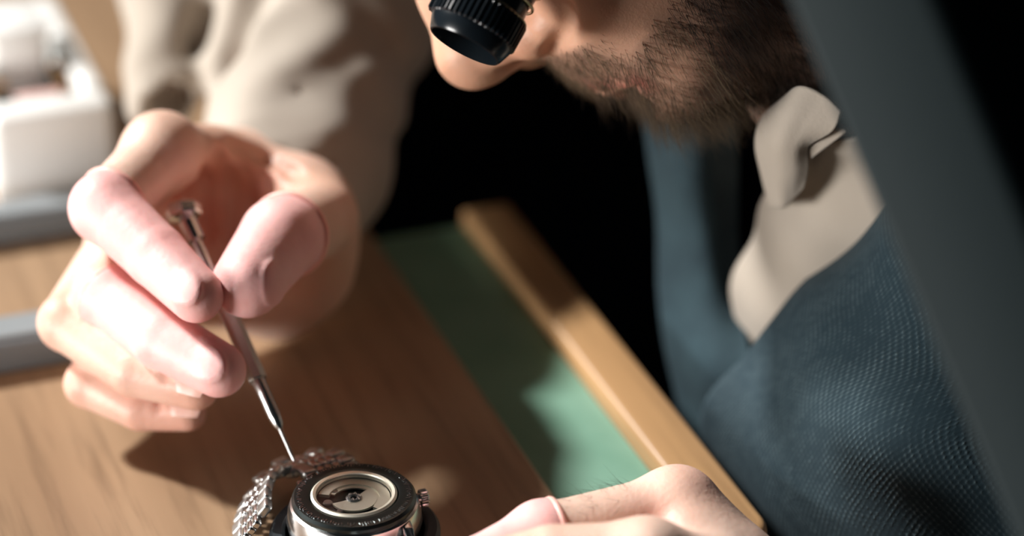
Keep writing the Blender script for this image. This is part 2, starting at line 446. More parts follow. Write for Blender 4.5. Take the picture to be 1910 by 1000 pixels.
t = onorg('parts_tub', -0.0265, 0.067)
bm = bmesh.new(); box_bm(bm, (0, 0, 0.013), 0.024, 0.030, 0.026, 0.004, 3); bm_obj('tub', bm, t, 'white', True)
bm = bmesh.new(); box_bm(bm, (0, 0, 0.028), 0.026, 0.032, 0.004, 0.0015, 2); bm_obj('lid', bm, t, 'white', True)
tag(t, 'white lidded tub standing in the organiser tray', 'tub')
t = onorg('pink_box', -0.0245, 0.027)
bm = bmesh.new(); box_bm(bm, (0, 0, 0.005), 0.018, 0.011, 0.009, 0.001, 2); bm_obj('box_body', bm, t, 'pink', True)
bm = bmesh.new(); box_bm(bm, (0, 0, 0.010), 0.0185, 0.0115, 0.002, 0.0006, 2); bm_obj('lid', bm, t, 'pink', True)
tag(t, 'small pale pink box in front of the white tub', 'box')
for x, y, h, lab in ((-0.0380, 0.040, 0.013, 'tiny dark vial with amber cap beside the pink box, by the tub corner'), (-0.0139, 0.044, 0.017, 'dark green vial against the organiser side wall behind another vial'),
                     (-0.0139, 0.0355, 0.012, 'short dark green vial beside the pink box at the organiser side wall')):
    t = onorg('oil_vial', x, y)
    lathe_obj('vial', [(0.0001, 0), (0.0036, 0), (0.0036, h * 0.7), (0.002, h * 0.8), (0.002, h * 0.86), (0.0001, h * 0.86)], t, 'darkgreen', seg=20)
    lathe_obj('cap', [(0.0001, h * 0.84), (0.0027, h * 0.84), (0.0027, h), (0.0001, h)], t, 'amber', seg=20)
    tag(t, lab, 'vial', 'vials in the organiser tray')

# ------------------------------------------------------------------ watch, face down in a round holder
WZ = 0.0205
WC = D(660, 921, WZ)
W12 = unit(E * np.array([1, 1, 0])); WR = np.array([W12[1], -W12[0], 0])
WM = Matrix(((WR[0], W12[0], 0, WC[0]), (WR[1], W12[1], 0, WC[1]), (0, 0, 1, 0), (0, 0, 0, 1)))
hold = empty('watch_holder'); hold.matrix_world = WM
lathe_obj('ring', [(0.0217, 0.0), (0.0262, 0.0), (0.0268, 0.002), (0.0268, 0.0066), (0.0257, 0.0081), (0.0230, 0.0081), (0.0219, 0.0074), (0.0217, 0.005)], hold, 'rubber', seg=96, close=True)
lathe_obj('pad', [(0.0001, 0.0), (0.0217, 0.0), (0.0217, 0.0012), (0.0180, 0.0014), (0.0180, 0.0049), (0.0001, 0.0049)], hold, 'rubber', seg=64)
tag(hold, 'round black casing holder under the face-down watch', 'holder')

watch = empty('wristwatch'); watch.matrix_world = WM
tag(watch, 'steel wristwatch lying face down showing its glazed caseback and rotor', 'watch')
def wl(name, prof, material, **k): return lathe_obj(name, prof, watch, material, **k)
wl('case', [(0.0150, 0.0050), (0.0185, 0.0052), (0.0205, 0.0075), (0.0212, 0.0110), (0.0208, 0.0150), (0.0200, 0.0172), (0.0188, 0.0180), (0.0150, 0.0180)], 'steel', seg=128, close=True)
wl('caseback', [(0.0134, 0.0186), (0.0140, 0.0203), (0.0150, WZ), (0.0186, WZ - 0.0004), (0.0194, 0.0192), (0.0194, 0.0181), (0.0134, 0.0181)], 'steel_dark', seg=128, close=True)
wl('glass_ring', [(0.0116, 0.0188), (0.0119, 0.0207), (0.0128, 0.0209), (0.0135, 0.0204), (0.0135, 0.0187)], 'rotor', seg=96, close=True)
# engraved band on the caseback: short raised strokes, too worn to read
bm = bmesh.new()
for q in range(118):
    a = 2 * math.pi * q / 118
    if rng.random() < 0.12: continue
    L = 0.0006 + 0.0010 * rng.random(); wv = 0.00022 + 0.00018 * rng.random(); r0 = 0.0173 + (rng.random() - 0.5) * 0.0006
    mx = Matrix.Rotation(a, 4, 'Z') @ Matrix.Translation((r0, 0, WZ - 0.0002)) @ Matrix.Rotation((rng.random() - 0.5) * 0.9, 4, 'Z')
    box_bm(bm, (0, 0, 0), L, wv, 0.0003, 0, 1, mx)
o = bm_obj('engraving', bm, watch, 'steel'); o['kind'] = 'stuff'
wl('movement_plate', [(0.0001, 0.0165), (0.0120, 0.0165), (0.0120, 0.0172), (0.0001, 0.0172)], 'steel_dark')
# rotor: half disc with arc weight
bm = bmesh.new()
def sector(bm, r0, r1, a0, a1, z0, z1, n=40):
    rows = []
    for i in range(n + 1):
        a = a0 + (a1 - a0) * i / n; c, s_ = math.cos(a), math.sin(a)
        rows.append([bm.verts.new((r * c, r * s_, z)) for r, z in ((r0, z0), (r1, z0), (r1, z1), (r0, z1))])
    for i in range(n):
        for k in range(4): bm.faces.new((rows[i][k], rows[i][(k + 1) % 4], rows[i + 1][(k + 1) % 4], rows[i + 1][k]))
    bm.faces.new(rows[0][::-1]); bm.faces.new(rows[-1])
sector(bm, 0.0024, 0.0072, math.radians(185), math.radians(395), 0.0177, 0.0184)
sector(bm, 0.0080, 0.0113, math.radians(-60), math.radians(150), 0.0176, 0.0187)
sector(bm, 0.0066, 0.0082, math.radians(-50), math.radians(140), 0.0177, 0.0182)
bmesh.ops.recalc_face_normals(bm, faces=bm.faces); bm_obj('rotor', bm, watch, 'rotor')
wl('rotor_hub', [(0.0010, 0.0180), (0.0024, 0.0180), (0.0026, 0.0187), (0.0022, 0.0190), (0.0013, 0.0190), (0.0010, 0.0186)], 'steel', close=True, seg=40)
for a in np.arange(0, 2 * math.pi, math.pi / 3):
    lathe_obj('bearing_ball', [(0.00001, -0.0005), (0.00035, -0.00035), (0.0005, 0), (0.00035, 0.00035), (0.00001, 0.0005)], watch, 'steel', Matrix.Translation((0.0017 * math.cos(a), 0.0017 * math.sin(a), 0.0191)), seg=12)
for x, y, r in ((-0.0060, -0.0050, 0.0012), (-0.0082, 0.0010, 0.0016), (0.0080, 0.0046, 0.0010), (-0.0045, 0.0065, 0.0014)):
    lathe_obj('jewel_screw', [(0.00001, 0), (r, 0), (r * 1.0, 0.0008), (r * 0.8, 0.0011), (0.00001, 0.0011)], watch, 'steel', Matrix.Translation((x, y, 0.0172)), seg=24)
wl('sight_glass', [(0.0001, 0.0196), (0.0117, 0.0196), (0.0117, 0.0203), (0.0001, 0.0203)], 'glass', seg=64)
# crown with its guards
cm = Matrix.Translation((0.0212, 0.0020, 0.0128)) @ Matrix.Rotation(math.radians(90), 4, 'Y')
lathe_obj('crown', [(0.0001, 0), (0.0016, 0), (0.0018, 0.0008), (0.0027, 0.0009), (0.0028, 0.0012), (0.0028, 0.0030), (0.0023, 0.0035), (0.0001, 0.0036)], watch, 'steel', cm, seg=72,
          rfun=lambda a, r, z, i: r * (1 + 0.05 * (1 if math.sin(a * 24) > 0 else -1)) if i in (4, 5) else r)
# lugs
def lug(sx, sy):
    bm = bmesh.new(); pr = [(0.0100, 0.0173), (0.0190, 0.0168), (0.0222, 0.0142), (0.0232, 0.0100), (0.0216, 0.0088), (0.0150, 0.0082)]
    x0, x1 = 0.0102, 0.0140
    A = [bm.verts.new((sx * x0, sy * y, z)) for y, z in pr]; B = [bm.verts.new((sx * x1 - sx * 0.0012 * max(0, y - 0.014) / 0.009, sy * y, z)) for y, z in pr]
    n = len(pr)
    for i in range(n): bm.faces.new((A[i], A[(i + 1) % n], B[(i + 1) % n], B[i]))
    bm.faces.new(A[::-1]); bm.faces.new(B); bmesh.ops.recalc_face_normals(bm, faces=bm.faces)
    bmesh.ops.bevel(bm, geom=list(bm.edges), offset=0.0006, segments=2, profile=0.5, affect='EDGES')
    o = bm_obj('lug', bm, watch, 'steel', True); o.data.set_sharp_from_angle(angle=math.radians(50))
for sx in (-1, 1):
    for sy in (-1, 1): lug(sx, sy)
# bracelet: rows of five links, hung along a path
def link_mesh(wid, ln, th, name):
    bm = bmesh.new(); box_bm(bm, (0, 0, 0), wid, ln, th, min(th, ln) * 0.3, 3); me = bpy.data.meshes.new(name); bm.to_mesh(me); bm.free(); me.shade_smooth(); return me
LM_out = link_mesh(0.0050, 0.0053, 0.0030, 'outer_link'); LM_mid = link_mesh(0.0027, 0.0050, 0.0027, 'centre_link')
LM_out.materials.append(M['steel_brushed']); LM_mid.materials.append(M['steel'])
def bracelet(path, twist=None):
    path = [np.asarray(p, float) for p in path]
    # resample at equal pitch
    fine = []
    for i in range(len(path) - 1):
        for t in np.linspace(0, 1, 40, endpoint=False): fine.append(path[i] + (path[i + 1] - path[i]) * t)
    fine.append(path[-1]); fine = np.array(fine)
    for _ in range(60): fine[1:-1] = 0.25 * fine[:-2] + 0.5 * fine[1:-1] + 0.25 * fine[2:]
    s = np.concatenate([[0], np.cumsum(np.linalg.norm(np.diff(fine, axis=0), axis=1))])
    k = 0; pos = 0.0
    while pos < s[-1]:
        p = np.array([np.interp(pos, s, fine[:, q]) for q in range(3)]); p2 = np.array([np.interp(min(pos + 0.001, s[-1]), s, fine[:, q]) for q in range(3)]); p1 = np.array([np.interp(max(pos - 0.001, 0), s, fine[:, q]) for q in range(3)])
        t = unit(p2 - p1); x = np.cross(t, np.array([0, 0, 1.0]))
        if twist is not None:
            ph = twist(pos / s[-1]); x = math.cos(ph) * unit(x) - math.sin(ph) * np.array([0, 0, 1.0])
        x = unit(x - t * (x @ t)); z = np.cross(x, t)
        R = Matrix(((x[0], t[0], z[0], p[0]), (x[1], t[1], z[1], p[1]), (x[2], t[2], z[2], p[2]), (0, 0, 0, 1)))
        for xo in (-0.0068, 0.0068):
            o = link('outer_link', LM_out, watch); o.matrix_local = R @ Matrix.Translation((xo, 0, 0))
        for xo in (-0.0028, 0, 0.0028):
            o = link('centre_link', LM_mid, watch); o.matrix_local = R @ Matrix.Translation((xo, 0.0028, 0.0001))
        pos += 0.0057; k += 1
bracelet([(0, 0.0215, 0.0150), (-0.001, 0.0270, 0.0150), (-0.0025, 0.0335, 0.0135), (-0.0080, 0.0385, 0.0110), (-0.0165, 0.0370, 0.0095), (-0.0230, 0.0300, 0.0090), (-0.0275, 0.0210, 0.0090), (-0.0305, 0.0100, 0.0088)],
         twist=lambda t: math.radians(52) * min(1, max(0, (t - 0.25) / 0.35)))
bracelet([(0, -0.0195, 0.0128), (0.0005, -0.0245, 0.0132), (0.001, -0.0300, 0.0110), (0.002, -0.036, 0.0060), (0.003, -0.046, 0.0022), (0.004, -0.075, 0.0022)])

# ------------------------------------------------------------------ screwdriver
ST = D(549, 860, 0.0175)
dST = float((ST - CAM) @ FWD)
SA = P(341, 392, dST + 0.031)
sl = np.linalg.norm(SA - ST); SMX = frame(ST, SA - ST)
drv = empty('precision_screwdriver'); drv.matrix_world = SMX
tag(drv, 'slim steel precision screwdriver with knurled barrel held over the watch', 'screwdriver')
L = sl
lathe_obj('blade', [(0.00055, 0.0), (0.00062, 0.004), (0.00068, 0.0125)], drv, 'steel', seg=16)
lathe_obj('collet', [(0.0009, 0.0118), (0.0017, 0.0135), (0.0021, 0.0165), (0.0021, 0.0300), (0.0001, 0.0300)], drv, 'steel', seg=24)
KN0, KN1 = 0.0300, 0.066
pr = []
nz = 60
for i in range(nz): pr.append((0.0029, KN0 + (KN1 - KN0) * i / (nz - 1)))
def knr(a, r, z, i):
    k8 = math.cos(((a + math.pi / 8) % (math.pi / 4)) - math.pi / 8); return r / k8 * 0.98 + (0.00013 if i % 2 else 0)
lathe_obj('knurled_barrel', pr, drv, 'barrel', seg=32, rfun=knr, autosmooth=False, smooth=False)
lathe_obj('neck', [(0.0017, KN1 - 0.0005), (0.0017, L - 0.0085), (0.0001, L - 0.0085)], drv, 'steel', seg=24)
lathe_obj('collar', [(0.0017, L - 0.0125), (0.0030, L - 0.0120), (0.0031, L - 0.0045), (0.0024, L - 0.0035), (0.0001, L - 0.0035)], drv, 'steel', seg=32)
lathe_obj('swivel_head', [(0.0024, L - 0.0037), (0.0056, L - 0.0028), (0.0060, L - 0.0018), (0.0060, L + 0.0008), (0.0050, L + 0.0018), (0.0001, L + 0.0012)], drv, 'steel', Matrix.Translation((0, 0, L)) @ Matrix.Rotation(math.radians(10), 4, 'Y') @ Matrix.Translation((0, 0, -L)), seg=8, smooth=False, autosmooth=False)

# ------------------------------------------------------------------ the watchmaker
person = empty('person', tuple(P(1850, 900, 1.03)))
tag(person, 'bearded watchmaker in navy waistcoat and beige shirt bending over the watch', 'person')
ORI = Matrix.Translation(-Vector(person.location))
def pobj(name, me, material, parent=None, smooth=True):
    """mesh already in world space; store it under the person"""
    o = link(name, me, parent or person, material, smooth)
    o.matrix_parent_inverse = ORI
    return o

BODY = []      # (V, Q, attrs)
TOCAM = -FWD

# ---- right hand (holds the screwdriver)
RH = dict(
 index=[((302, 290), .950, .0122), ((197, 388), .925, .0103), ((292, 478), .910, .0095), ((366, 551), .898, .0082)],
 middle=[((262, 372), .972, .0118), ((193, 547), .932, .0100), ((303, 632), .914, .0095), ((408, 690), .903, .0083)],
 ring=[((232, 452), .980, .0112), ((125, 602), .938, .0094), ((252, 692), .922, .0086), ((366, 724), .914, .0073)],
 pinky=[((262, 540), .978, .0102), ((166, 716), .941, .0079), ((262, 763), .932, .0072), ((350, 770), .928, .0062)],
 thumb=[((572, 372), .985, .0135), ((598, 408), .958, .0124), ((522, 445), .924, .0128), ((462, 527), .906, .0108)],
)
def chain(spec): return [P(*q[0], q[1]) for q in spec], [q[2] for q in spec]
def chain_field(F, pts, rad, k=0.0025, grow=0.0, start=0, flat=None):
    for i in range(start, len(pts) - 1):
        F.cone(pts[i], pts[i + 1], rad[i] + grow, rad[i + 1] + grow, k if i == start else min(k, 0.0009), 'u', flat)
def nail_axes(pts, dors):
    t = unit(pts[-1] - pts[-2]); d = np.asarray(dors); d = unit(d - t * (d @ t)); s_ = np.cross(t, d); return t, d, s_
def nail_bump(F, pts, rad, dors, grow=0.0, ln=0.0078, wd=0.72):
    t, d, s_ = nail_axes(pts, dors); r = rad[-1]
    c = pts[-1] - t * 0.0008 + d * (r * 0.83)
    F.ell(c, (ln, r * wd, 0.0018 + grow * 0.8), 0.0009, 'u', np.stack([t, s_, d]))
    # cuticle groove
    cc = pts[-1] - t * (ln * 1.0) + d * (r * 1.12)
    if not grow: F.cone(cc - s_ * r * 0.40, cc + s_ * r * 0.40, 0.0008, 0.0008, 0.0020, 's')
dorsal_cam = unit(TOCAM + 0.15 * UPV - 0.25 * RGT)

ch = {k: chain(v) for k, v in RH.items()}
wrist = P(548, 330, 1.012); fore = P(600, 60, 1.10)
allp = np.array([p for v in ch.values() for p in v[0]] + [wrist])
F = Field(allp.min(0) - 0.030, allp.max(0) + 0.034, 0.00095)
# palm
wr = {'index': P(500, 325, 1.004), 'middle': P(530, 352, 1.012), 'ring': P(548, 392, 1.018), 'pinky': P(560, 440, 1.020)}
for fn in ('index', 'middle', 'ring', 'pinky'):
    F.cone(wr[fn], ch[fn][0][0], 0.0125, ch[fn][1][0] * 0.98, 0.016)
F.cone(wr['middle'], ch['middle'][0][0] * 0.6 + wr['middle'] * 0.4, 0.017, 0.015, 0.014)
F.cone(wrist, P(575, 200, 1.055), 0.0225, 0.0260, 0.014, 'u')
# thenar and heel of the hand
F.cone(P(560, 380, 1.004), ch['thumb'][0][1], 0.0150, 0.0125, 0.010)
F.ell(P(585, 478, .985), (0.0150, 0.0165, 0.0190), 0.014)
F.ell(P(535, 525, .998), (0.0165, 0.0150, 0.0180), 0.014)
F.cone(P(500, 560, 0.998), ch['pinky'][0][0], 0.0115, 0.0100, 0.014)
# web between thumb and index
F.cone(P(400, 330, .972), P(545, 360, .975), 0.0100, 0.0110, 0.016)
F.cone(P(400, 395, 1.0), P(560, 430, .99), 0.0100, 0.0110, 0.014)
F.ell(P(410, 420, .962), (0.0155, 0.0150, 0.0170), 0.012, 's')
for a, b, da, db in (((352, 290), (362, 430), .966, .985), ((402, 285), (415, 440), .968, .990), ((452, 300), (462, 440), .972, .990), ((500, 320), (505, 430), .976, .986)):
    F.cone(P(*a, da), P(*b, db), 0.0052, 0.0045, 0.0035)
# folds of the web
for poly, r in ((((322, 300), (345, 350), (352, 430)), .0026), (((368, 292), (385, 350), (388, 440)), .0022), (((408, 285), (428, 350), (432, 440)), .0026), (((446, 292), (462, 350), (468, 430)), .0022), (((482, 305), (494, 360), (496, 420)), .0020), (((430, 268), (500, 290), (560, 330)), .0012)):
    crease(F, poly, r, 0.004, 0.0004)
# thumb and fingers
for fn in ('index', 'middle', 'ring', 'pinky', 'thumb'):
    pts, rad = ch[fn]; chain_field(F, pts, rad, 0.0028)
for fa_, fb_ in (('index', 'middle'), ('middle', 'ring'), ('ring', 'pinky')):
    for tq in (0.10, 0.32):
        F.cone(ch[fa_][0][0] * (1 - tq) + ch[fa_][0][1] * tq, ch[fb_][0][0] * (1 - tq) + ch[fb_][0][1] * tq, 0.0076, 0.0070, 0.0025)
# knuckle bulges
for fn in ('index', 'middle', 'ring', 'pinky'):
    pts, rad = ch[fn]
    F.ball(pts[0] + TOCAM * 0.001 + UPV * 0.002, rad[0] * 1.02, 0.006); F.ball(pts[1], rad[1] * 1.03, 0.0012)
nail_dirs = {'index': unit(TOCAM - 0.1 * RGT + 0.05 * UPV), 'middle': unit(TOCAM + 0.05 * UPV), 'ring': unit(TOCAM + 0.35 * UPV), 'pinky': unit(TOCAM + 0.5 * UPV), 'thumb': unit(TOCAM * 0.75 + RGT * 0.75 - 0.3 * UPV)}
for fn in nail_dirs: nail_bump(F, *ch[fn], nail_dirs[fn])
V, Q = F.mesh(); V = relax(V, Q, 2, 0.4)
red = 0.45 * gauss(V, [ch[f][0][1] for f in ('ring', 'pinky')] + [ch[f][0][2] for f in ('ring', 'pinky')], 0.008) + 0.55 * gauss(V, [ch[f][0][3] for f in ('ring', 'pinky')], 0.008) \
    + 0.85 * gauss(V, [P(350, 350, .965), P(400, 360, .965), P(440, 370, .965), P(470, 380, .968), P(380, 420, .975)], 0.010)
tanv = 0.5 * gauss(V, [P(400, 250, .97), P(330, 260, .96), P(600, 400, .96), P(600, 480, .97)], 0.014)
BODY.append((V, Q, dict(red=np.clip(red, 0, 1), tan=tanv)))

def cot(pts, rad, at_i, at_t, dors, ln=0.0078, wd=0.72, nail=True, big=0.0):
    """latex finger cot from the joint position at_i + at_t to the finger tip"""
    c0 = pts[at_i] + (pts[at_i + 1] - pts[at_i]) * at_t; r0 = rad[at_i] + (rad[at_i + 1] - rad[at_i]) * at_t; ax = unit(pts[at_i + 1] - pts[at_i])
    pp = [c0] + list(pts[at_i + 1:]); rd = [r0] + list(rad[at_i + 1:])
    q = np.array(pp); C = Field(q.min(0) - 0.016, q.max(0) + 0.016, 0.00075)
    chain_field(C, pts, rad, 0.0028, 0.0006 + big, max(0, at_i - 0))
    if at_i <= 1 and len(pts) > 3 and pts[0] is not ch['thumb'][0][0]: C.ball(pts[1], rad[1] * 1.03 + 0.0006, 0.004)
    if nail: nail_bump(C, pts, rad, dors, 0.0006, ln, wd)
    C.plane_cut(c0, -ax)
    V, Q = C.mesh(); V = relax(V, Q, 2, 0.4)
    o = pobj('finger_cot', mesh_np('finger_cot', V, Q), 'cot'); o['label'] = 'pale pink latex finger cot'
    rr_ = r0 + 0.0007 + big
    v, f = [], []
    mxf = frame(c0, ax, (0.2, 0.9, 0.3))
    for i in range(48):
        a = 2 * math.pi * i / 48
        for j in range(10):
            b = 2 * math.pi * j / 10; x = rr_ + 0.00105 * math.cos(b)
            v.append(mxf @ Vector((x * math.cos(a), x * math.sin(a), 0.0012 * math.sin(b))))
    for i in range(48):
        for j in range(10): f.append((i * 10 + j, ((i + 1) % 48) * 10 + j, ((i + 1) % 48) * 10 + (j + 1) % 10, i * 10 + (j + 1) % 10))
    ro = pobj('rolled_rim', meshdata('rolled_rim', v, f), 'cotrim', o); ro.matrix_parent_inverse = Matrix.Identity(4)
cot(*ch['index'], 0, 0.84, nail_dirs['index']); cot(*ch['middle'], 1, 0.06, nail_dirs['middle']); cot(*ch['thumb'], 1, 0.80, nail_dirs['thumb'])

# fingernails of the bare fingers
def nail_obj(pts, rad, dors):
    t, d, s_ = nail_axes(pts, dors); r = rad[-1]; v, f = [], []
    for i in range(7):
        for j in range(7):
            u = (i / 6 - .5) * 2; q = (j / 6 - .5) * 2
            ang = q * 0.62; ll = 0.0058 * u * math.sqrt(max(0.05, 1 - 0.35 * q * q))
            v.append(pts[-1] + t * (ll + 0.001) + (d * math.cos(ang) + s_ * math.sin(ang)) * (r + 0.0010 - 0.0006 * (abs(u) > 0.9)))
    for i in range(6):
        for j in range(6): f.append((i * 7 + j, (i + 1) * 7 + j, (i + 1) * 7 + j + 1, i * 7 + j + 1))
    me = meshdata('fingernail', v, f); return me
NAILS = [nail_obj(*ch[fn], nail_dirs[fn]) for fn in ('ring', 'pinky')]

# ---- left hand (near the lens, steadies the holder)
LH = dict(
 index=[((1262, 952), .872, .0118), ((1012, 1004), .860, .0102), ((900, 1058), .850, .0090), ((835, 1090), .848, .0080)],
 middle=[((1300, 1010), .870, .0116), ((1085, 1075), .850, .0100), ((960, 1115), .840, .0092), ((890, 1130), .838, .0080)],
 ring=[((1350, 1085), .868, .0110), ((1160, 1150), .842, .0096), ((1040, 1180), .832, .0088), ((970, 1190), .830, .0076)],
 pinky=[((1400, 1160), .868, .0100), ((1250, 1215), .842, .0082), ((1150, 1235), .832, .0075), ((1090, 1240), .830, .0065)],
 thumb=[((1330, 1085), .848, .0130), ((1205, 1046), .838, .0118), ((1030, 1046), .838, .0106), ((915, 1066), .836, .0092)],
)
cl = {k: chain(v) for k, v in LH.items()}
lw = P(1570, 1290, .905)
allp = np.array([p for v in cl.values() for p in v[0]] + [lw])
F = Field(allp.min(0) - 0.026, allp.max(0) + 0.030, 0.00095)
lwr = {'index': P(1515, 1205, .880), 'middle': P(1535, 1235, .893), 'ring': P(1555, 1265, .898), 'pinky': P(1575, 1300, .902)}
for fn in ('index', 'middle', 'ring', 'pinky'):
    F.cone(lwr[fn], cl[fn][0][0], 0.0135, cl[fn][1][0] * 0.93, 0.012)
F.cone(lwr['index'], cl['thumb'][0][0], 0.0150, 0.0135, 0.014); F.cone(P(1360, 1060, .862), P(1290, 1010, .862), 0.0105, 0.0095, 0.012)
F.cone(lwr['middle'], P(1720, 1500, .905), 0.0230, 0.0270, 0.014)
for fn in cl: chain_field(F, *cl[fn], 0.0028)
F.ell(cl['index'][0][0] + UPV * 0.0018, (0.0118, 0.0118, 0.0112), 0.006)
for fn in ('middle', 'ring', 'pinky'): F.ball(cl[fn][0][0] + UPV * 0.001, cl[fn][1][0] * 1.0, 0.006)
F.ball(cl['thumb'][0][1], 0.0124, 0.005); F.ball(cl['index'][0][1], 0.0104, 0.004)
ldors = {'index': UPV, 'middle': UPV, 'ring': UPV, 'pinky': UPV, 'thumb': unit(TOCAM * .6 + UPV * .5)}
for fn in ldors: nail_bump(F, *cl[fn], ldors[fn])
V, Q = F.mesh(); V = relax(V, Q, 2, 0.4)
red = 0.55 * gauss(V, [P(1225, 985, .86), P(1250, 1000, .86), P(1290, 930, .87)], 0.007)
BODY.append((V, Q, dict(red=np.clip(red, 0, 1), tan=np.zeros(len(V)))))
cot(*cl['index'], 0, 0.90, UPV, nail=False)
NAILS += [nail_obj(*cl[fn], ldors[fn]) for fn in ('middle', 'ring', 'pinky')]
# fine hairs on the back of the left index finger
def hairs_mesh(name, roots, dirs, lens, rad, bend, seg=3, light=None):
    """tapered three-sided strands"""
    n = len(roots); ts = np.linspace(0, 1, seg + 1); V = np.zeros((n, (seg + 1) * 3, 3)); 
    a = np.cross(dirs, np.array([0.3, 0.5, 0.8])); a /= np.linalg.norm(a, axis=1)[:, None] + 1e-9; b = np.cross(dirs, a)
    for i, t in enumerate(ts):
        c = roots + dirs * (lens * t)[:, None] + bend * (lens * t * t)[:, None]
        rr = rad * (1 - 0.85 * t)
        for k in range(3):
            an = 2 * math.pi * k / 3; V[:, i * 3 + k] = c + rr[:, None] * (math.cos(an) * a + math.sin(an) * b)
    base_q = []
    for i in range(seg):
        for k in range(3): base_q.append((i * 3 + k, i * 3 + (k + 1) % 3, (i + 1) * 3 + (k + 1) % 3, (i + 1) * 3 + k))
    base_q = np.array(base_q); Qs = (base_q[None] + (np.arange(n) * (seg + 1) * 3)[:, None, None]).reshape(-1, 4)
    me = mesh_np(name, V.reshape(-1, 3), Qs)
    if light is not None: setattr_(me, 'light', np.repeat(light, (seg + 1) * 3))
    return me
nh = 90; hr = np.array([P(rng.uniform(1045, 1190), 0, 0.872) for _ in range(nh)])
ha = cl['index'][0]; tt = rng.uniform(0.30, 0.92, nh); ang = rng.normal(0, 0.55, nh)
hc = ha[0] + (ha[1] - ha[0]) * tt[:, None]; hrad = 0.0118 + (0.0102 - 0.0118) * tt
hax = unit(ha[1] - ha[0]); hup = unit(UPV - hax * (UPV @ hax)); hside = np.cross(hax, hup)
hd = np.cos(ang)[:, None] * hup + np.sin(ang)[:, None] * hside
hroots = hc + hd * (hrad - 0.0004)[:, None]
hdirs = hd * 0.5 + hax * 0.9 + rng.normal(0, 0.25, (nh, 3)); hdirs /= np.linalg.norm(hdirs, axis=1)[:, None]
FINGER_HAIR = hairs_mesh('finger_hair', hroots, hdirs, rng.uniform(0.003, 0.006, nh), np.full(nh, 0.00005), hax * 0.3 + rng.normal(0, 0.3, (nh, 3)), 3, np.full(nh, 0.15))

# ---- head, modelled in its own frame in millimetres: x forward, y to the person's left, z up
ROT = math.radians(50); YAW = math.radians(1)
f0 = -math.cos(ROT) * RGT - math.sin(ROT) * UPV; u0 = -math.sin(ROT) * RGT + math.cos(ROT) * UPV
hf = math.cos(YAW) * f0 + math.sin(YAW) * TOCAM; hl = math.cos(YAW) * TOCAM - math.sin(YAW) * f0; hu = u0
HD = 0.927; NOSE = np.array([121.0, 0, -44.0])
HO = P(866, 156, HD) - (hf * NOSE[0] + hl * NOSE[1] + hu * NOSE[2]) * 0.001
def H2W(p): p = np.asarray(p, float) * 0.001; return HO + p[..., 0:1] * hf + p[..., 1:2] * hl + p[..., 2:3] * hu
def W2H(p): q = np.asarray(p) - HO; return np.stack([q @ hf, q @ hl, q @ hu], -1) * 1000
neck_end = W2H(P(1640, 60, .965))
H = Field((-112, -88, -150), (136, 88, 122), 1.35)
H.ell((-6, 0, 38), (97, 75, 78), 10); H.ell((40, 0, -22), (52, 60, 66), 20); H.ell((50, 0, -60), (44, 47, 42), 18)
for s_ in (-1, 1):
    H.cone((16, s_ * 49, -72), (73, s_ * 20, -98), 13, 12, 16)
    H.cone((8, s_ * 58, -20), (16, s_ * 50, -72), 14, 12, 16)
    H.ell((62, s_ * 40, -30), (24, 20, 20), 14)
    H.ell((66, s_ * 30, -58), (20, 18, 22), 14)
H.ell((74, 0, -70), (21, 36, 24), 14)
for s_ in (-1, 1): H.ell((71, s_ * 20, -84), (15, 16, 15), 10)
H.ell((77, 0, -97), (12, 20, 13), 10)
H.cone((84, -26, 16), (84, 26, 16), 11, 11, 12)
# nose
H.cone((90, 0, 4), (103, 0, -22), 8, 8.5, 10); H.cone((103, 0, -22), (111.5, 0, -38.5), 8.6, 11.0, 6); H.ball((111.2, 0, -40), 11.6, 5)
for s_ in (-1, 1):
    H.ell((99, s_ * 11.5, -45.5), (12.5, 7.5, 8.8), 4.5); H.ell((94, s_ * 15.5, -45), (10, 7.5, 9.5), 2.5)
    H.cone((97, s_ * 4, -20), (92, s_ * 14, -34), 8, 9, 9)
H.cone((110, 0, -47), (97, 0, -53), 5, 5.5, 4)
for s_ in (-1, 1):
    H.ell((104.5, s_ * 7.8, -53.5), (6.5, 3.6, 4.5), 2, 's')
    H.cone((86, s_ * 19.5, -35), (82.5, s_ * 21.5, -45), 2.2, 2.8, 3, 's'); H.cone((82.5, s_ * 21.5, -45), (87, s_ * 19.5, -54), 2.8, 2.2, 3, 's'); H.cone((84, s_ * 22.5, -52), (74, s_ * 36, -72), 2.0, 1.6, 8, 's')
# lips
for s_ in (-1, 1):
    H.cone((90.5, 0, -74), (82, s_ * 23, -81.5), 3.6, 2.2, 4); H.cone((88.5, 0, -81.5), (81, s_ * 22, -84.5), 4.0, 2.4, 4)
    H.cone((94.5, 0, -78.0), (87, s_ * 23, -83.5), 1.2, 0.8, 1.6, 's')
H.cone((92, -12, -91), (92, 12, -91), 5, 5, 7, 's')
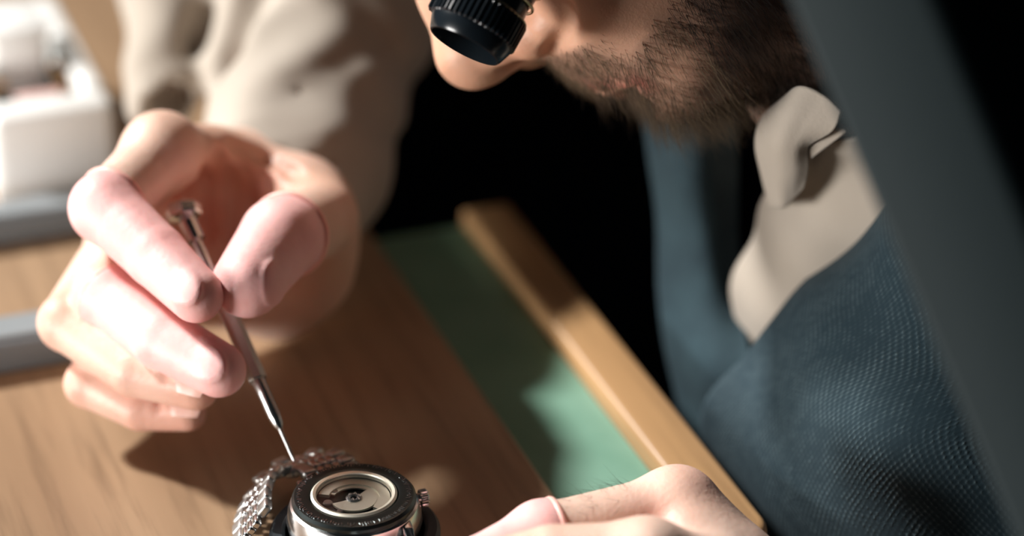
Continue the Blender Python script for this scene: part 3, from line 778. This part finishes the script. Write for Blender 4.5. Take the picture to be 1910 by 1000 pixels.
# wing of the nose, its crease and the line of the mouth, found on the surface and mirrored
def hsurf(px, py, inset=0.0):
    ds = np.linspace(0.82, 1.02, 500); q = W2H(np.array([P(px, py, d) for d in ds])); ix = np.round((q - H.lo) / H.h).astype(int)
    ok = ((ix >= 0) & (ix < H.n)).all(1); v = np.full(500, 1.0); v[ok] = H.f[ix[ok, 0], ix[ok, 1], ix[ok, 2]]; h_ = np.nonzero(v < 0)[0]
    if not len(h_): return None
    return W2H(P(px, py, ds[h_[0]] + inset * 0.001))
def both(p): return (np.array(p), np.array(p) * np.array([1, -1, 1]))
for px, py, r in ((1008, 58, 8.0), (985, 72, 7.0), (1022, 45, 6.5)):
    p = hsurf(px, py, 5.2)
    if p is not None:
        for q in both(p): H.ball(q, r, 2.5)
def head_crease(poly, r, k):
    pts = [hsurf(*p) for p in poly]; pts = [p for p in pts if p is not None]
    for a, b in zip(pts[:-1], pts[1:]):
        for a2, b2 in zip(both(a), both(b)): H.cone(a2, b2, r, r, k, 's')
head_crease([(1030, -8), (1050, 14), (1060, 40), (1052, 68), (1030, 92)], 2.6, 3.0)
MOUTH = [p for p in (hsurf(*q) for q in ((1116, 163), (1140, 163), (1165, 162), (1190, 160))) if p is not None]
head_crease([(1118, 166), (1150, 167), (1196, 163)], 1.2, 2.0)
# eyes
for s_ in (-1, 1):
    H.ell((93, s_ * 32, 0), (13, 18, 11), 10, 's'); H.ball((72, s_ * 32, 0), 13.5, 3); H.cone((82, s_ * 22, 4), (78, s_ * 43, 2), 4, 4, 4)
    H.ell((-8, s_ * 74, -6), (17, 6, 31), 5); H.ell((-6, s_ * 80, -4), (9, 5, 18), 3, 's'); H.ell((-4, s_ * 73, -32), (9, 5, 9), 4)
# neck
ne = np.array([-70.0, 0, -190.0])
H.cone((-8, 0, -40), tuple(np.array([-8, 0, -40]) + (neck_end - np.array([-8, 0, -40])) * 0.9), 47, 47, 22)
H.cone((35, 0, -96), (10, 0, -130), 32, 36, 20)
V, Q = H.mesh(); V = relax(V, Q, 2, 0.4)
HV = V.copy(); HQ = Q
def sm(x, a, b): t = np.clip((x - a) / (b - a), 0, 1); return t * t * (3 - 2 * t)
def beard_density(p):
    x, y, z = p[:, 0], np.abs(p[:, 1]), p[:, 2]
    # lower cheek line: rises towards the ear
    line = -79 + sm(62 - x, 0, 45) * 62
    d = sm(line - z, -5, 7)
    d *= sm(x, -22, -8)                                    # nothing on the neck nape
    mou = sm(z + 0.14 * y, -79.5, -76) * sm(-z - 0.30 * y, 55.0, 58.5) * sm(x, 62, 74) * sm(42 - y, 0, 12)
    lipz = (x > 70) & (z + 0.20 * y > -83.0) & (y < 26)
    d = np.where(lipz, 0, d) * np.where((x > 74) & (z > -80), 0, 1); d = np.maximum(d, mou)
    bare = np.exp(-(((x - 76) / 7) ** 2 + ((z + 93) / 6) ** 2)) * (y > 12)
    d *= 1 - 0.95 * bare
    return np.clip(d, 0, 1)
sm_ = lambda v: np.clip(v / 5, 0, 1)
dens = beard_density(HV)
lip = np.exp(-(((HV[:, 2] + 78.5 + 0.20 * np.abs(HV[:, 1])) / 3.6) ** 2)) * (HV[:, 0] > 76) * sm_(28 - np.abs(HV[:, 1]))
scalp = (((HV[:, 2] > 40 - 0.30 * (HV[:, 0] + 20)) & (HV[:, 0] < 82)) | ((HV[:, 0] < -15) & (HV[:, 2] > -55) & (np.abs(HV[:, 1]) < 76))).astype(float)
redh = 0.55 * gauss(HV, [(94, 21, -42), (94, -21, -42), (100, 16, -50), (90, 20, -49)], 8) + 0.18 * gauss(HV, [(114, 0, -42)], 12)
ab_ = HV * np.array([1, 0, 1]) + np.abs(HV) * np.array([0, 1, 0])
lip = np.maximum(lip * 0.35, gauss(ab_, MOUTH, 3.2))
BODY.append((H2W(HV), HQ, dict(stubble=np.maximum(dens * np.where(HV[:, 0] < 60, 0.85, 0.6), 0.95 * scalp), lip=np.clip(lip, 0, 1) * 0.8, red=np.clip(redh, 0, 1), tan=np.full(len(HV), 0.75))))

# beard strands
tri = HV[HQ]; fc = tri.mean(1); fn_ = np.cross(tri[:, 2] - tri[:, 0], tri[:, 3] - tri[:, 1]); area = np.linalg.norm(fn_, axis=1) * 0.5; fn_ /= np.linalg.norm(fn_, axis=1)[:, None] + 1e-9
fd = beard_density(fc); fd = np.where(fd < 0.03, 0, fd)
# sparse stray hairs on the cheek above the beard line
stray = sm(-fc[:, 2], 30, 80) * sm(75 - fc[:, 0], 0, 25) * 0.08 * (np.abs(fc[:, 1]) > 25)
wgt = np.maximum(fd, stray) * area * np.where(fc[:, 1] > -15, 1.0, 0.45); prob = wgt / wgt.sum()
NB = 15000
pick = rng.choice(len(fc), NB, p=prob)
uvw = rng.random((NB, 2)); tp = tri[pick]
roots = (tp[:, 0] * (1 - uvw[:, :1]) + tp[:, 1] * uvw[:, :1]) * (1 - uvw[:, 1:]) + (tp[:, 3] * (1 - uvw[:, :1]) + tp[:, 2] * uvw[:, :1]) * uvw[:, 1:]
nn = fn_[pick]; x, y, z = roots.T
ismou = (z > -77) & (x > 72)
grow = np.zeros((NB, 3)); side = np.sign(y) + (y == 0)
grow[:, 0] = np.where(ismou, -0.25, np.where(x > 70, 0.40, 0.42)); grow[:, 2] = -1.0; grow[:, 1] = np.where(ismou, 0.35 * side, -0.1 * side)
grow += rng.normal(0, 0.24, (NB, 3))
grow -= nn * np.minimum((grow * nn).sum(1), 0)[:, None]
dr = grow * 0.8 + nn * (0.55 + 0.25 * rng.random(NB))[:, None]; dr /= np.linalg.norm(dr, axis=1)[:, None]
ln = np.where(ismou, 5.6, np.where(x > 62, 11.5, 8.5)) * rng.uniform(0.55, 1.2, NB) * (0.45 + 0.55 * fd[pick])
bend = -nn * 0.25 + np.array([0, 0, -0.25]) + rng.normal(0, 0.15, (NB, 3))
light = np.clip(np.where(ismou, 0.55, np.where(x > 66, 0.42, 0.0)) + rng.normal(0, 1, NB) * np.where(x > 60, 0.2, 0.07), 0.0, 1)
hm = hairs_mesh('beard', roots, dr, ln, rng.uniform(0.055, 0.10, NB), bend, 3, light)
co = np.empty(len(hm.vertices) * 3, np.float32); hm.vertices.foreach_get('co', co); hm.vertices.foreach_set('co', H2W(co.reshape(-1, 3)).astype(np.float32).ravel()); hm.update()
BEARD = hm
# brows and short head hair (above the frame)
hv_pick = (fc[:, 2] > 40 - 0.30 * (fc[:, 0] + 20)) & (fc[:, 0] < 82) | ((fc[:, 0] < -15) & (fc[:, 2] > -55) & (np.abs(fc[:, 1]) < 76))
brow = (np.abs(fc[:, 2] - 17) < 5) & (fc[:, 0] > 74) & (np.abs(np.abs(fc[:, 1]) - 30) < 20)
wgt = np.where(hv_pick, 1.0, 0) * area + np.where(brow, 3.0, 0) * area; prob = wgt / wgt.sum(); NH = 14000
pick = rng.choice(len(fc), NH, p=prob); nn = fn_[pick]; roots = fc[pick] + rng.normal(0, 0.5, (NH, 3))
dr = nn * 0.6 + np.array([-0.5, 0, 0.25]) + rng.normal(0, 0.2, (NH, 3)); dr /= np.linalg.norm(dr, axis=1)[:, None]
hm = hairs_mesh('hair', roots, dr, np.where(brow[pick], 7, 24) * rng.uniform(0.6, 1.1, NH), np.full(NH, 0.34), -nn * 0.5 + np.array([-0.3, 0, -0.2]), 3, rng.uniform(0, 0.25, NH))
co = np.empty(len(hm.vertices) * 3, np.float32); hm.vertices.foreach_get('co', co); hm.vertices.foreach_set('co', H2W(co.reshape(-1, 3)).astype(np.float32).ravel()); hm.update()
HAIR = hm

# ---- trunk and arms under the clothes, joined to hands and head
shoulderR = P(1350, -420, 1.16); elbowR = P(760, -330, 1.17); shoulderL = P(1960, 180, .955); elbowL = P(2080, 1350, .90)
T = Field(np.array([-0.12, 0.60, -0.42]), np.array([0.42, 1.42, 0.72]), 0.0065)
T.cone(P(2010, 250, 1.035), P(1890, 1000, 1.045), .088, .098, 0.03); T.cone(P(1890, 1000, 1.045), P(1850, 2200, 1.10), .098, .115, 0.03)
T.cone(shoulderR, P(2010, 250, 1.035), .05, .08, 0.03); T.cone(shoulderL, P(2010, 250, 1.035), .045, .08, 0.03)
T.cone(P(1640, 40, .975), P(1940, 180, 1.03), .054, .07, 0.03)
T.cone(shoulderR, elbowR, .045, .037, 0.015); T.cone(elbowR, P(575, 200, 1.055), .036, .0265, 0.015)
T.cone(shoulderL, elbowL, .042, .036, 0.015); T.cone(elbowL, P(1720, 1500, .905), .035, .027, 0.015)
V, Q = T.mesh(); TV, TQ = V, Q
BODY.append((V, Q, dict(tan=np.full(len(V), 0.3))))
# join
Vs, Qs, off = [], [], 0; at = {k: [] for k in ('red', 'tan', 'stubble', 'lip')}
for V, Q, a in BODY:
    Vs.append(V); Qs.append(Q + off); off += len(V)
    for k in at: at[k].append(a.get(k, np.zeros(len(V))))
bme = mesh_np('body', np.concatenate(Vs), np.concatenate(Qs))
for k in at: setattr_(bme, k, np.concatenate(at[k]))
body = pobj('body', bme, 'skin'); body['label'] = 'bare hands and bearded face'
for me in NAILS:
    o = pobj('fingernail', me, 'nail', body); o.matrix_parent_inverse = Matrix.Identity(4)
o = pobj('finger_hair', FINGER_HAIR, 'hair', body); o.matrix_parent_inverse = Matrix.Identity(4); o['kind'] = 'stuff'
o = pobj('beard', BEARD, 'hair'); o['kind'] = 'stuff'; o['label'] = 'short brown beard and moustache'
o = pobj('hair', HAIR, 'hair'); o['kind'] = 'stuff'; o['label'] = 'dark swept back hair'

# ---- clothes
def catmull(a, n):
    """a: (k, ...) control rows -> n samples through them"""
    a = np.asarray(a, float); k = len(a); t = np.linspace(0, k - 1, n); i = np.clip(t.astype(int), 0, k - 2); u = (t - i).reshape(-1, *([1] * (a.ndim - 1)))
    p = np.concatenate([[2 * a[0] - a[1]], a, [2 * a[-1] - a[-2]]]); p0, p1, p2, p3 = p[i], p[i + 1], p[i + 2], p[i + 3]
    return 0.5 * (2 * p1 + (p2 - p0) * u + (2 * p0 - 5 * p1 + 4 * p2 - p3) * u * u + (3 * p1 - p0 - 3 * p2 + p3) * u ** 3)
def patch(name, rows, material, nu=60, nv=60, thick=0.003, wob=0.0, wobs=30, parent=None, inward=True):
    g = np.array([[P(*q) for q in r] for r in rows]); g = catmull(g, nv); g = np.swapaxes(catmull(np.swapaxes(g, 0, 1), nu), 0, 1)
    if wob:
        dn = np.cross(np.gradient(g, axis=1), np.gradient(g, axis=0)); dn /= np.linalg.norm(dn, axis=-1)[..., None] + 1e-12
        q = g * wobs
        s_ = np.sin(q[..., 0] * 2.1 + 1.3 * np.sin(q[..., 2] * 1.7)) + 0.7 * np.sin(q[..., 2] * 2.9 + q[..., 0] * 1.2 + 0.6) + 0.5 * np.sin(q[..., 1] * 3.1 + q[..., 0] * 2.3)
        g = g + dn * (wob * s_)[..., None]
    du = np.concatenate([np.zeros((nv, 1)), np.cumsum(np.linalg.norm(np.diff(g, axis=1), axis=-1), 1)], 1); dv = np.concatenate([np.zeros((1, nu)), np.cumsum(np.linalg.norm(np.diff(g, axis=0), axis=-1), 0)], 0)
    f = [(j * nu + i, j * nu + i + 1, (j + 1) * nu + i + 1, (j + 1) * nu + i) for j in range(nv - 1) for i in range(nu - 1)]
    me = meshdata(name, g.reshape(-1, 3), f); uvl = me.uv_layers.new(name='UVMap'); uu = du.ravel(); vv = dv.mean(1).repeat(nu)
    li = np.empty(len(me.loops), np.int32); me.loops.foreach_get('vertex_index', li); uvl.data.foreach_set('uv', np.stack([uu[li], vv[li]], 1).astype(np.float32).ravel())
    o = pobj(name, me, material, parent)
    if parent is not None: o.matrix_parent_inverse = Matrix.Identity(4)
    if thick:
        so = o.modifiers.new('solid', 'SOLIDIFY'); so.thickness = thick; so.offset = 0.0
    return o
vest = patch('waistcoat_front', [
    [(1622, 362, .958), (1690, 300, .940), (1790, 215, .930), (1960, 120, .945), (2150, 60, .99)],
    [(1548, 476, .956), (1640, 430, .925), (1770, 380, .903), (1980, 330, .915), (2200, 300, .97)],
    [(1470, 575, .955), (1560, 560, .917), (1720, 545, .892), (1990, 540, .895), (2230, 530, .95)],
    [(1392, 655, .958), (1510, 665, .918), (1710, 690, .886), (2000, 710, .886), (2250, 720, .94)],
    [(1325, 760, .975), (1470, 790, .925), (1700, 830, .884), (2010, 860, .884), (2260, 880, .94)],
    [(1330, 880, .985), (1480, 930, .930), (1710, 970, .890), (2020, 1000, .884), (2270, 1020, .94)],
    [(1380, 1050, .990), (1520, 1100, .940), (1740, 1150, .90), (2040, 1180, .892), (2280, 1200, .95)]], 'knit', 110, 120, 0.004, 0.0016, 42)
vest['label'] = 'navy woven waistcoat panel'
far = patch('waistcoat_lapel', [
    [(1205, 120, 1.035), (1290, 120, 1.012), (1362, 130, 1.018)],
    [(1216, 250, 1.035), (1292, 250, 1.012), (1364, 255, 1.018)],
    [(1236, 400, 1.035), (1304, 400, 1.010), (1372, 400, 1.016)],
    [(1252, 560, 1.030), (1318, 560, 1.004), (1382, 560, 1.008)],
    [(1262, 690, 1.025), (1335, 690, .995), (1404, 680, .985)],
    [(1300, 830, 1.020), (1370, 820, .995), (1430, 800, .985)],
    [(1380, 1000, 1.02), (1440, 990, .995), (1500, 980, .985)]], 'denim', 40, 80, 0.006, 0.0012, 40)
far['label'] = 'blue lapel strip'
shirt = patch('shirt_front', [
    [(1470, 268, .965), (1520, 262, .925), (1580, 255, .908), (1660, 250, .900)],
    [(1446, 350, .972), (1530, 330, .935), (1620, 325, .918), (1700, 330, .91)],
    [(1412, 430, .985), (1500, 425, .950), (1620, 420, .932), (1720, 420, .925)],
    [(1380, 510, .995), (1475, 520, .962), (1600, 520, .948), (1700, 520, .94)],
    [(1380, 590, 1.00), (1455, 610, .975), (1560, 620, .962), (1660, 620, .95)],
    [(1402, 700, 1.00), (1470, 700, .985), (1540, 700, .970), (1620, 700, .955)]], 'shirt', 50, 60, 0.002, 0.0011, 60)
shirt['label'] = 'beige shirt front in the waistcoat opening'
col_ = patch('shirt_collar', [
    [(1462, 188, .912), (1498, 162, .900), (1540, 178, .896), (1572, 206, .894)],
    [(1425, 222, .922), (1465, 215, .904), (1508, 224, .900), (1556, 240, .898)],
    [(1414, 268, .930), (1446, 268, .910), (1480, 272, .906), (1506, 268, .908)],
    [(1424, 320, .940), (1450, 322, .922), (1478, 320, .916), (1506, 305, .914)],
    [(1440, 385, .955), (1458, 385, .942), (1474, 372, .936), (1500, 345, .926)]], 'shirt', 36, 44, 0.0025, 0.0)
col_['label'] = 'beige collar leaf against the beard'
t = patch('collar_strap', [[(1500, 282, .912), (1566, 232, .900)], [(1516, 292, .912), (1582, 243, .900)]], 'shirt', 8, 6, 0.002)
t.matrix_parent_inverse = ORI

# right sleeve, rolled and creased
q = [P(230, -40, 1.08), P(820, -40, 1.08), P(340, 300, 1.0), P(650, 420, 1.0), P(500, 100, 1.16), P(760, -330, 1.17), shoulderR]
q = np.array(q); Fs = Field(q.min(0) - 0.068, q.max(0) + 0.068, 0.0027)
cA, cB = P(520, 400, 1.000), P(560, 60, 1.085); cax = unit(cA - cB)
Fs.cone(cA, cB, .0300, .0340, 0.008); Fs.cone(P(590, 330, 1.030), P(640, 20, 1.080), .0265, .0330, 0.010)
cn = unit(-0.32 * RGT - 0.60 * UPV + 0.74 * TOCAM)
Fs.cone(P(296, 190, 1.062), P(372, -60, 1.100), .0140, .0270, 0.006)
Fs.cone(P(372, -60, 1.100), P(560, -200, 1.13), .030, .040, 0.02)
Fs.cone(P(600, 20, 1.075), elbowR, .036, .050, 0.02); Fs.cone(elbowR, shoulderR, .052, .062, 0.03)
for a, b, r, d in (((480, -10), (436, 98), .006, 1.045), ((436, 98), (350, 150), .004, 1.040), ((470, 130), (600, 150), .0030, 1.000), ((390, 20), (350, 110), .003, 1.068)):
    Fs.cone(P(*a, d), P(*b, d), r, r, 0.010, 's')
def folds(g):
    q = g - CAM.astype(np.float32); dz = q @ FWD; sx = (q @ RGT) / dz * FPX + 955; sy = -(q @ UPV) / dz * FPX + 500
    a_ = 0.0013 * np.sin((g @ (0.57 * RGT + 0.82 * UPV)) * 2 * math.pi / 0.026 + 1.4 * np.sin((g @ RGT) * 2 * math.pi / 0.045))
    b_ = 0.0010 * np.sin((g @ (0.9 * RGT - 0.3 * UPV)) * 2 * math.pi / 0.031 + 2.0 * np.sin((g @ UPV) * 2 * math.pi / 0.06))
    mk = np.clip((sx - 520) / 90, 0, 1) * np.clip((330 - sy) / 80, 0.15, 1)
    return a_ * mk + b_
Fs.add(folds)
# the open cuff
rimp = P(470, 290, .986)
Fs.cone(cA, cA + (cB - cA) * 0.52, .0255, .0255, 0.002, 's')
Fs.plane_cut(rimp, cn)
Fs.cone(P(312, 262, 1.040), P(318, 165, 1.066), .0105, .0080, 0.003, 's')
V, Q = Fs.mesh(); V = relax(V, Q, 3, 0.5)
sl_ = pobj('shirt_sleeve', mesh_np('shirt_sleeve', V, Q), 'shirt'); sl_['label'] = 'beige sleeve rolled above the wrist'
# rest of the clothes: shirt back and near sleeve, outside the picture
G = Field(np.array([-0.12, 0.60, -0.42]), np.array([0.46, 1.42, 0.72]), 0.0065)
G.cone(P(2010, 250, 1.035), P(1890, 1000, 1.045), .096, .106, 0.03); G.cone(P(1890, 1000, 1.045), P(1850, 2200, 1.10), .106, .123, 0.03)
G.cone(shoulderR, P(2010, 250, 1.035), .056, .088, 0.03); G.cone(shoulderL, P(2010, 250, 1.035), .053, .088, 0.03)
V, Q = G.mesh(); o = pobj('waistcoat_back', mesh_np('waistcoat_back', V, relax(V, Q, 2)*0 is None and Q or Q), 'denim')
G = Field(np.array([0.0, 0.60, -0.2]), np.array([0.36, 1.2, 0.6]), 0.005)
G.cone(shoulderL, elbowL, .052, .047, 0.015); G.cone(elbowL, P(1800, 1460, .905), .046, .038, 0.015)
V, Q = G.mesh(); o = pobj('shirt_sleeve', mesh_np('shirt_sleeve', V, Q), 'shirt')
hip = P(1850, 2200, 1.10)
G = Field(np.array([-0.45, 0.60, -0.78]), np.array([0.46, 1.5, -0.1]), 0.009)
for s_ in (-0.09, 0.09):
    h0 = hip + E * s_ * 1.1 + np.array([0, 0, -0.02]); kn = h0 - N * 0.36 + np.array([0, 0, -0.06]); kn[2] = -0.20 if False else min(kn[2], -0.16); an = kn + np.array([0.02, 0, 0]); an[2] = -0.70
    G.cone(h0, kn, .085, .062, 0.03); G.cone(kn, an, .060, .045, 0.02)
    G.cone(an + np.array([0, 0, -0.015]), an - N * 0.13 + np.array([0, 0, -0.016]), .030, .025, 0.02)
G.cone(hip - E * 0.08, hip + E * 0.08, .12, .12, 0.03)
V, Q = G.mesh(); o = pobj('trousers', mesh_np('trousers', V, Q), 'trousers')

# ------------------------------------------------------------------ loupe
lx = unit(-0.46 * RGT - 0.885 * UPV + 0.17 * TOCAM)        # optical axis, out of the eye
LD = 0.866
lend = P(866, 86, LD)
LX = frame(lend, -lx, TOCAM) @ Matrix.Scale(0.95, 4)                                # local z runs from the open end up to the eye
loupe = empty('eye_loupe'); loupe.matrix_world = LX
tag(loupe, 'black knurled eye loupe with wire clip in front of the nose', 'loupe')
lathe_obj('end_rim', [(0.0108, 0.0040), (0.0117, 0.0), (0.0123, 0.0), (0.0128, 0.0008), (0.0141, 0.0044), (0.0141, 0.0056), (0.0108, 0.0068)], loupe, 'black', seg=96, close=True)
NK = 46
def kn(a, r, z, i):
    if i in (2, 3, 4, 5, 6):
        return r + 0.00034 * max(-1.0, min(1.0, 2.2 * math.sin(a * NK)))
    return r
lathe_obj('knurled_ring', [(0.0128, 0.0052), (0.0142, 0.0052), (0.0147, 0.0057), (0.0147, 0.0060), (0.0148, 0.0095), (0.0149, 0.0136), (0.0148, 0.0141), (0.0144, 0.0146), (0.0128, 0.0146)], loupe, 'black', seg=NK * 8, rfun=kn, close=True)
bm = bmesh.new(); ta = math.radians(-96)
box_bm(bm, (0.0152, 0, 0.0096), 0.0020, 0.0050, 0.0072, 0.0004, 2, Matrix.Rotation(ta, 4, 'Z')); bm_obj('index_tab', bm, loupe, 'black')
lathe_obj('barrel', [(0.0112, 0.0064), (0.0134, 0.0144), (0.0134, 0.0152), (0.0131, 0.0156), (0.0128, 0.0205), (0.0133, 0.0216), (0.0136, 0.0265), (0.0139, 0.0290), (0.0142, 0.0305), (0.0134, 0.0305), (0.0121, 0.0280), (0.0110, 0.0220)], loupe, 'black', seg=96, close=True)
lathe_obj('lens', [(0.0001, 0.0085), (0.0060, 0.0078), (0.0108, 0.0066), (0.0110, 0.0110), (0.0001, 0.0112)], loupe, 'glass', seg=64)
def ring_pts(r, z, a0, a1, n=60): return [np.array([r * math.cos(a), r * math.sin(a), z]) for a in np.linspace(a0, a1, n)]
tube('edge_highlight', ring_pts(0.01445, 0.0149, 0, 2 * math.pi), 0.00035, loupe, 'brass', 8)  # thin brass ring modelled in place of the highlight on the knurl's edge
ring1 = ring_pts(0.0141, 0.0205, math.radians(-150), math.radians(120)); ring2 = ring_pts(0.0146, 0.0262, math.radians(-150), math.radians(120))
tube('wire_clip', ring1, 0.00055, loupe, 'brass', 8)
tube('wire_clip', ring2, 0.00055, loupe, 'brass', 8)
LXi = LX.inverted()
ear = [LXi @ Vector(H2W(np.array(p))) for p in ((66, 73, -8), (45, 80, 4), (20, 86, 12), (-8, 89, 27), (-28, 87, 10))]
tube('headband_wire', [ring1[0], ring1[0] * 1.02 + np.array([0, 0, 0.010])] + [np.array(p) for p in ear], 0.0007, loupe, 'brass', 8)
for a in (-98, -60):
    c, s_ = math.cos(math.radians(a)), math.sin(math.radians(a))
    tube('wire_hook', [np.array([0.0140 * c, 0.0140 * s_, 0.0205]), np.array([0.0160 * c, 0.0162 * s_, 0.0200]), np.array([0.0163 * c, 0.0166 * s_, 0.0225]), np.array([0.0147 * c, 0.0147 * s_, 0.0262])], 0.00055, loupe, 'brass', 8)

# ------------------------------------------------------------------ slate lamp stand close to the lens
sa, sb = P(1738, 0, .715), P(1936, 474, .715)               # its front arris
ldir = unit(sb - sa)
foot = sb + ldir * ((-0.735 - sb[2]) / ldir[2]); top = sa - ldir * 0.25
stand = empty('lamp_stand', tuple(foot)); tag(stand, 'dark slate grey square lamp post leaning across the foreground', 'lamp stand')
zz = -ldir; towards = unit(TOCAM - zz * (TOCAM @ zz)); sidev = np.cross(zz, towards)
if sidev[0] < 0: sidev = -sidev
fa = unit(-sidev + towards * -0.28)     # runs from the arris along the lit face
fb = unit(sidev * 0.9 - towards * 0.5)  # runs from the arris along the dark face
wa, wb = 0.0345, 0.048
def post_at(p): return [p, p + fa * wa, p + fa * wa + fb * wb, p + fb * wb]
v = [x - foot for x in post_at(foot)] + [x - foot for x in post_at(top)]
bm = bmesh.new(); bv = [bm.verts.new(x) for x in v]
for f in ((0, 1, 2, 3), (4, 5, 6, 7), (0, 1, 5, 4), (1, 2, 6, 5), (2, 3, 7, 6), (3, 0, 4, 7)): bm.faces.new([bv[i] for i in f])
bmesh.ops.recalc_face_normals(bm, faces=bm.faces); bmesh.ops.bevel(bm, geom=list(bm.edges), offset=0.003, segments=3, profile=0.5, affect='EDGES')
o = bm_obj('post', bm, stand, 'slate', True); o.data.set_sharp_from_angle(angle=math.radians(50))
bm = bmesh.new(); bmesh.ops.create_cone(bm, cap_ends=True, segments=48, radius1=0.13, radius2=0.12, depth=0.03); bm_obj('base_plate', bm, stand, 'slate').location = (0, 0, 0.0)
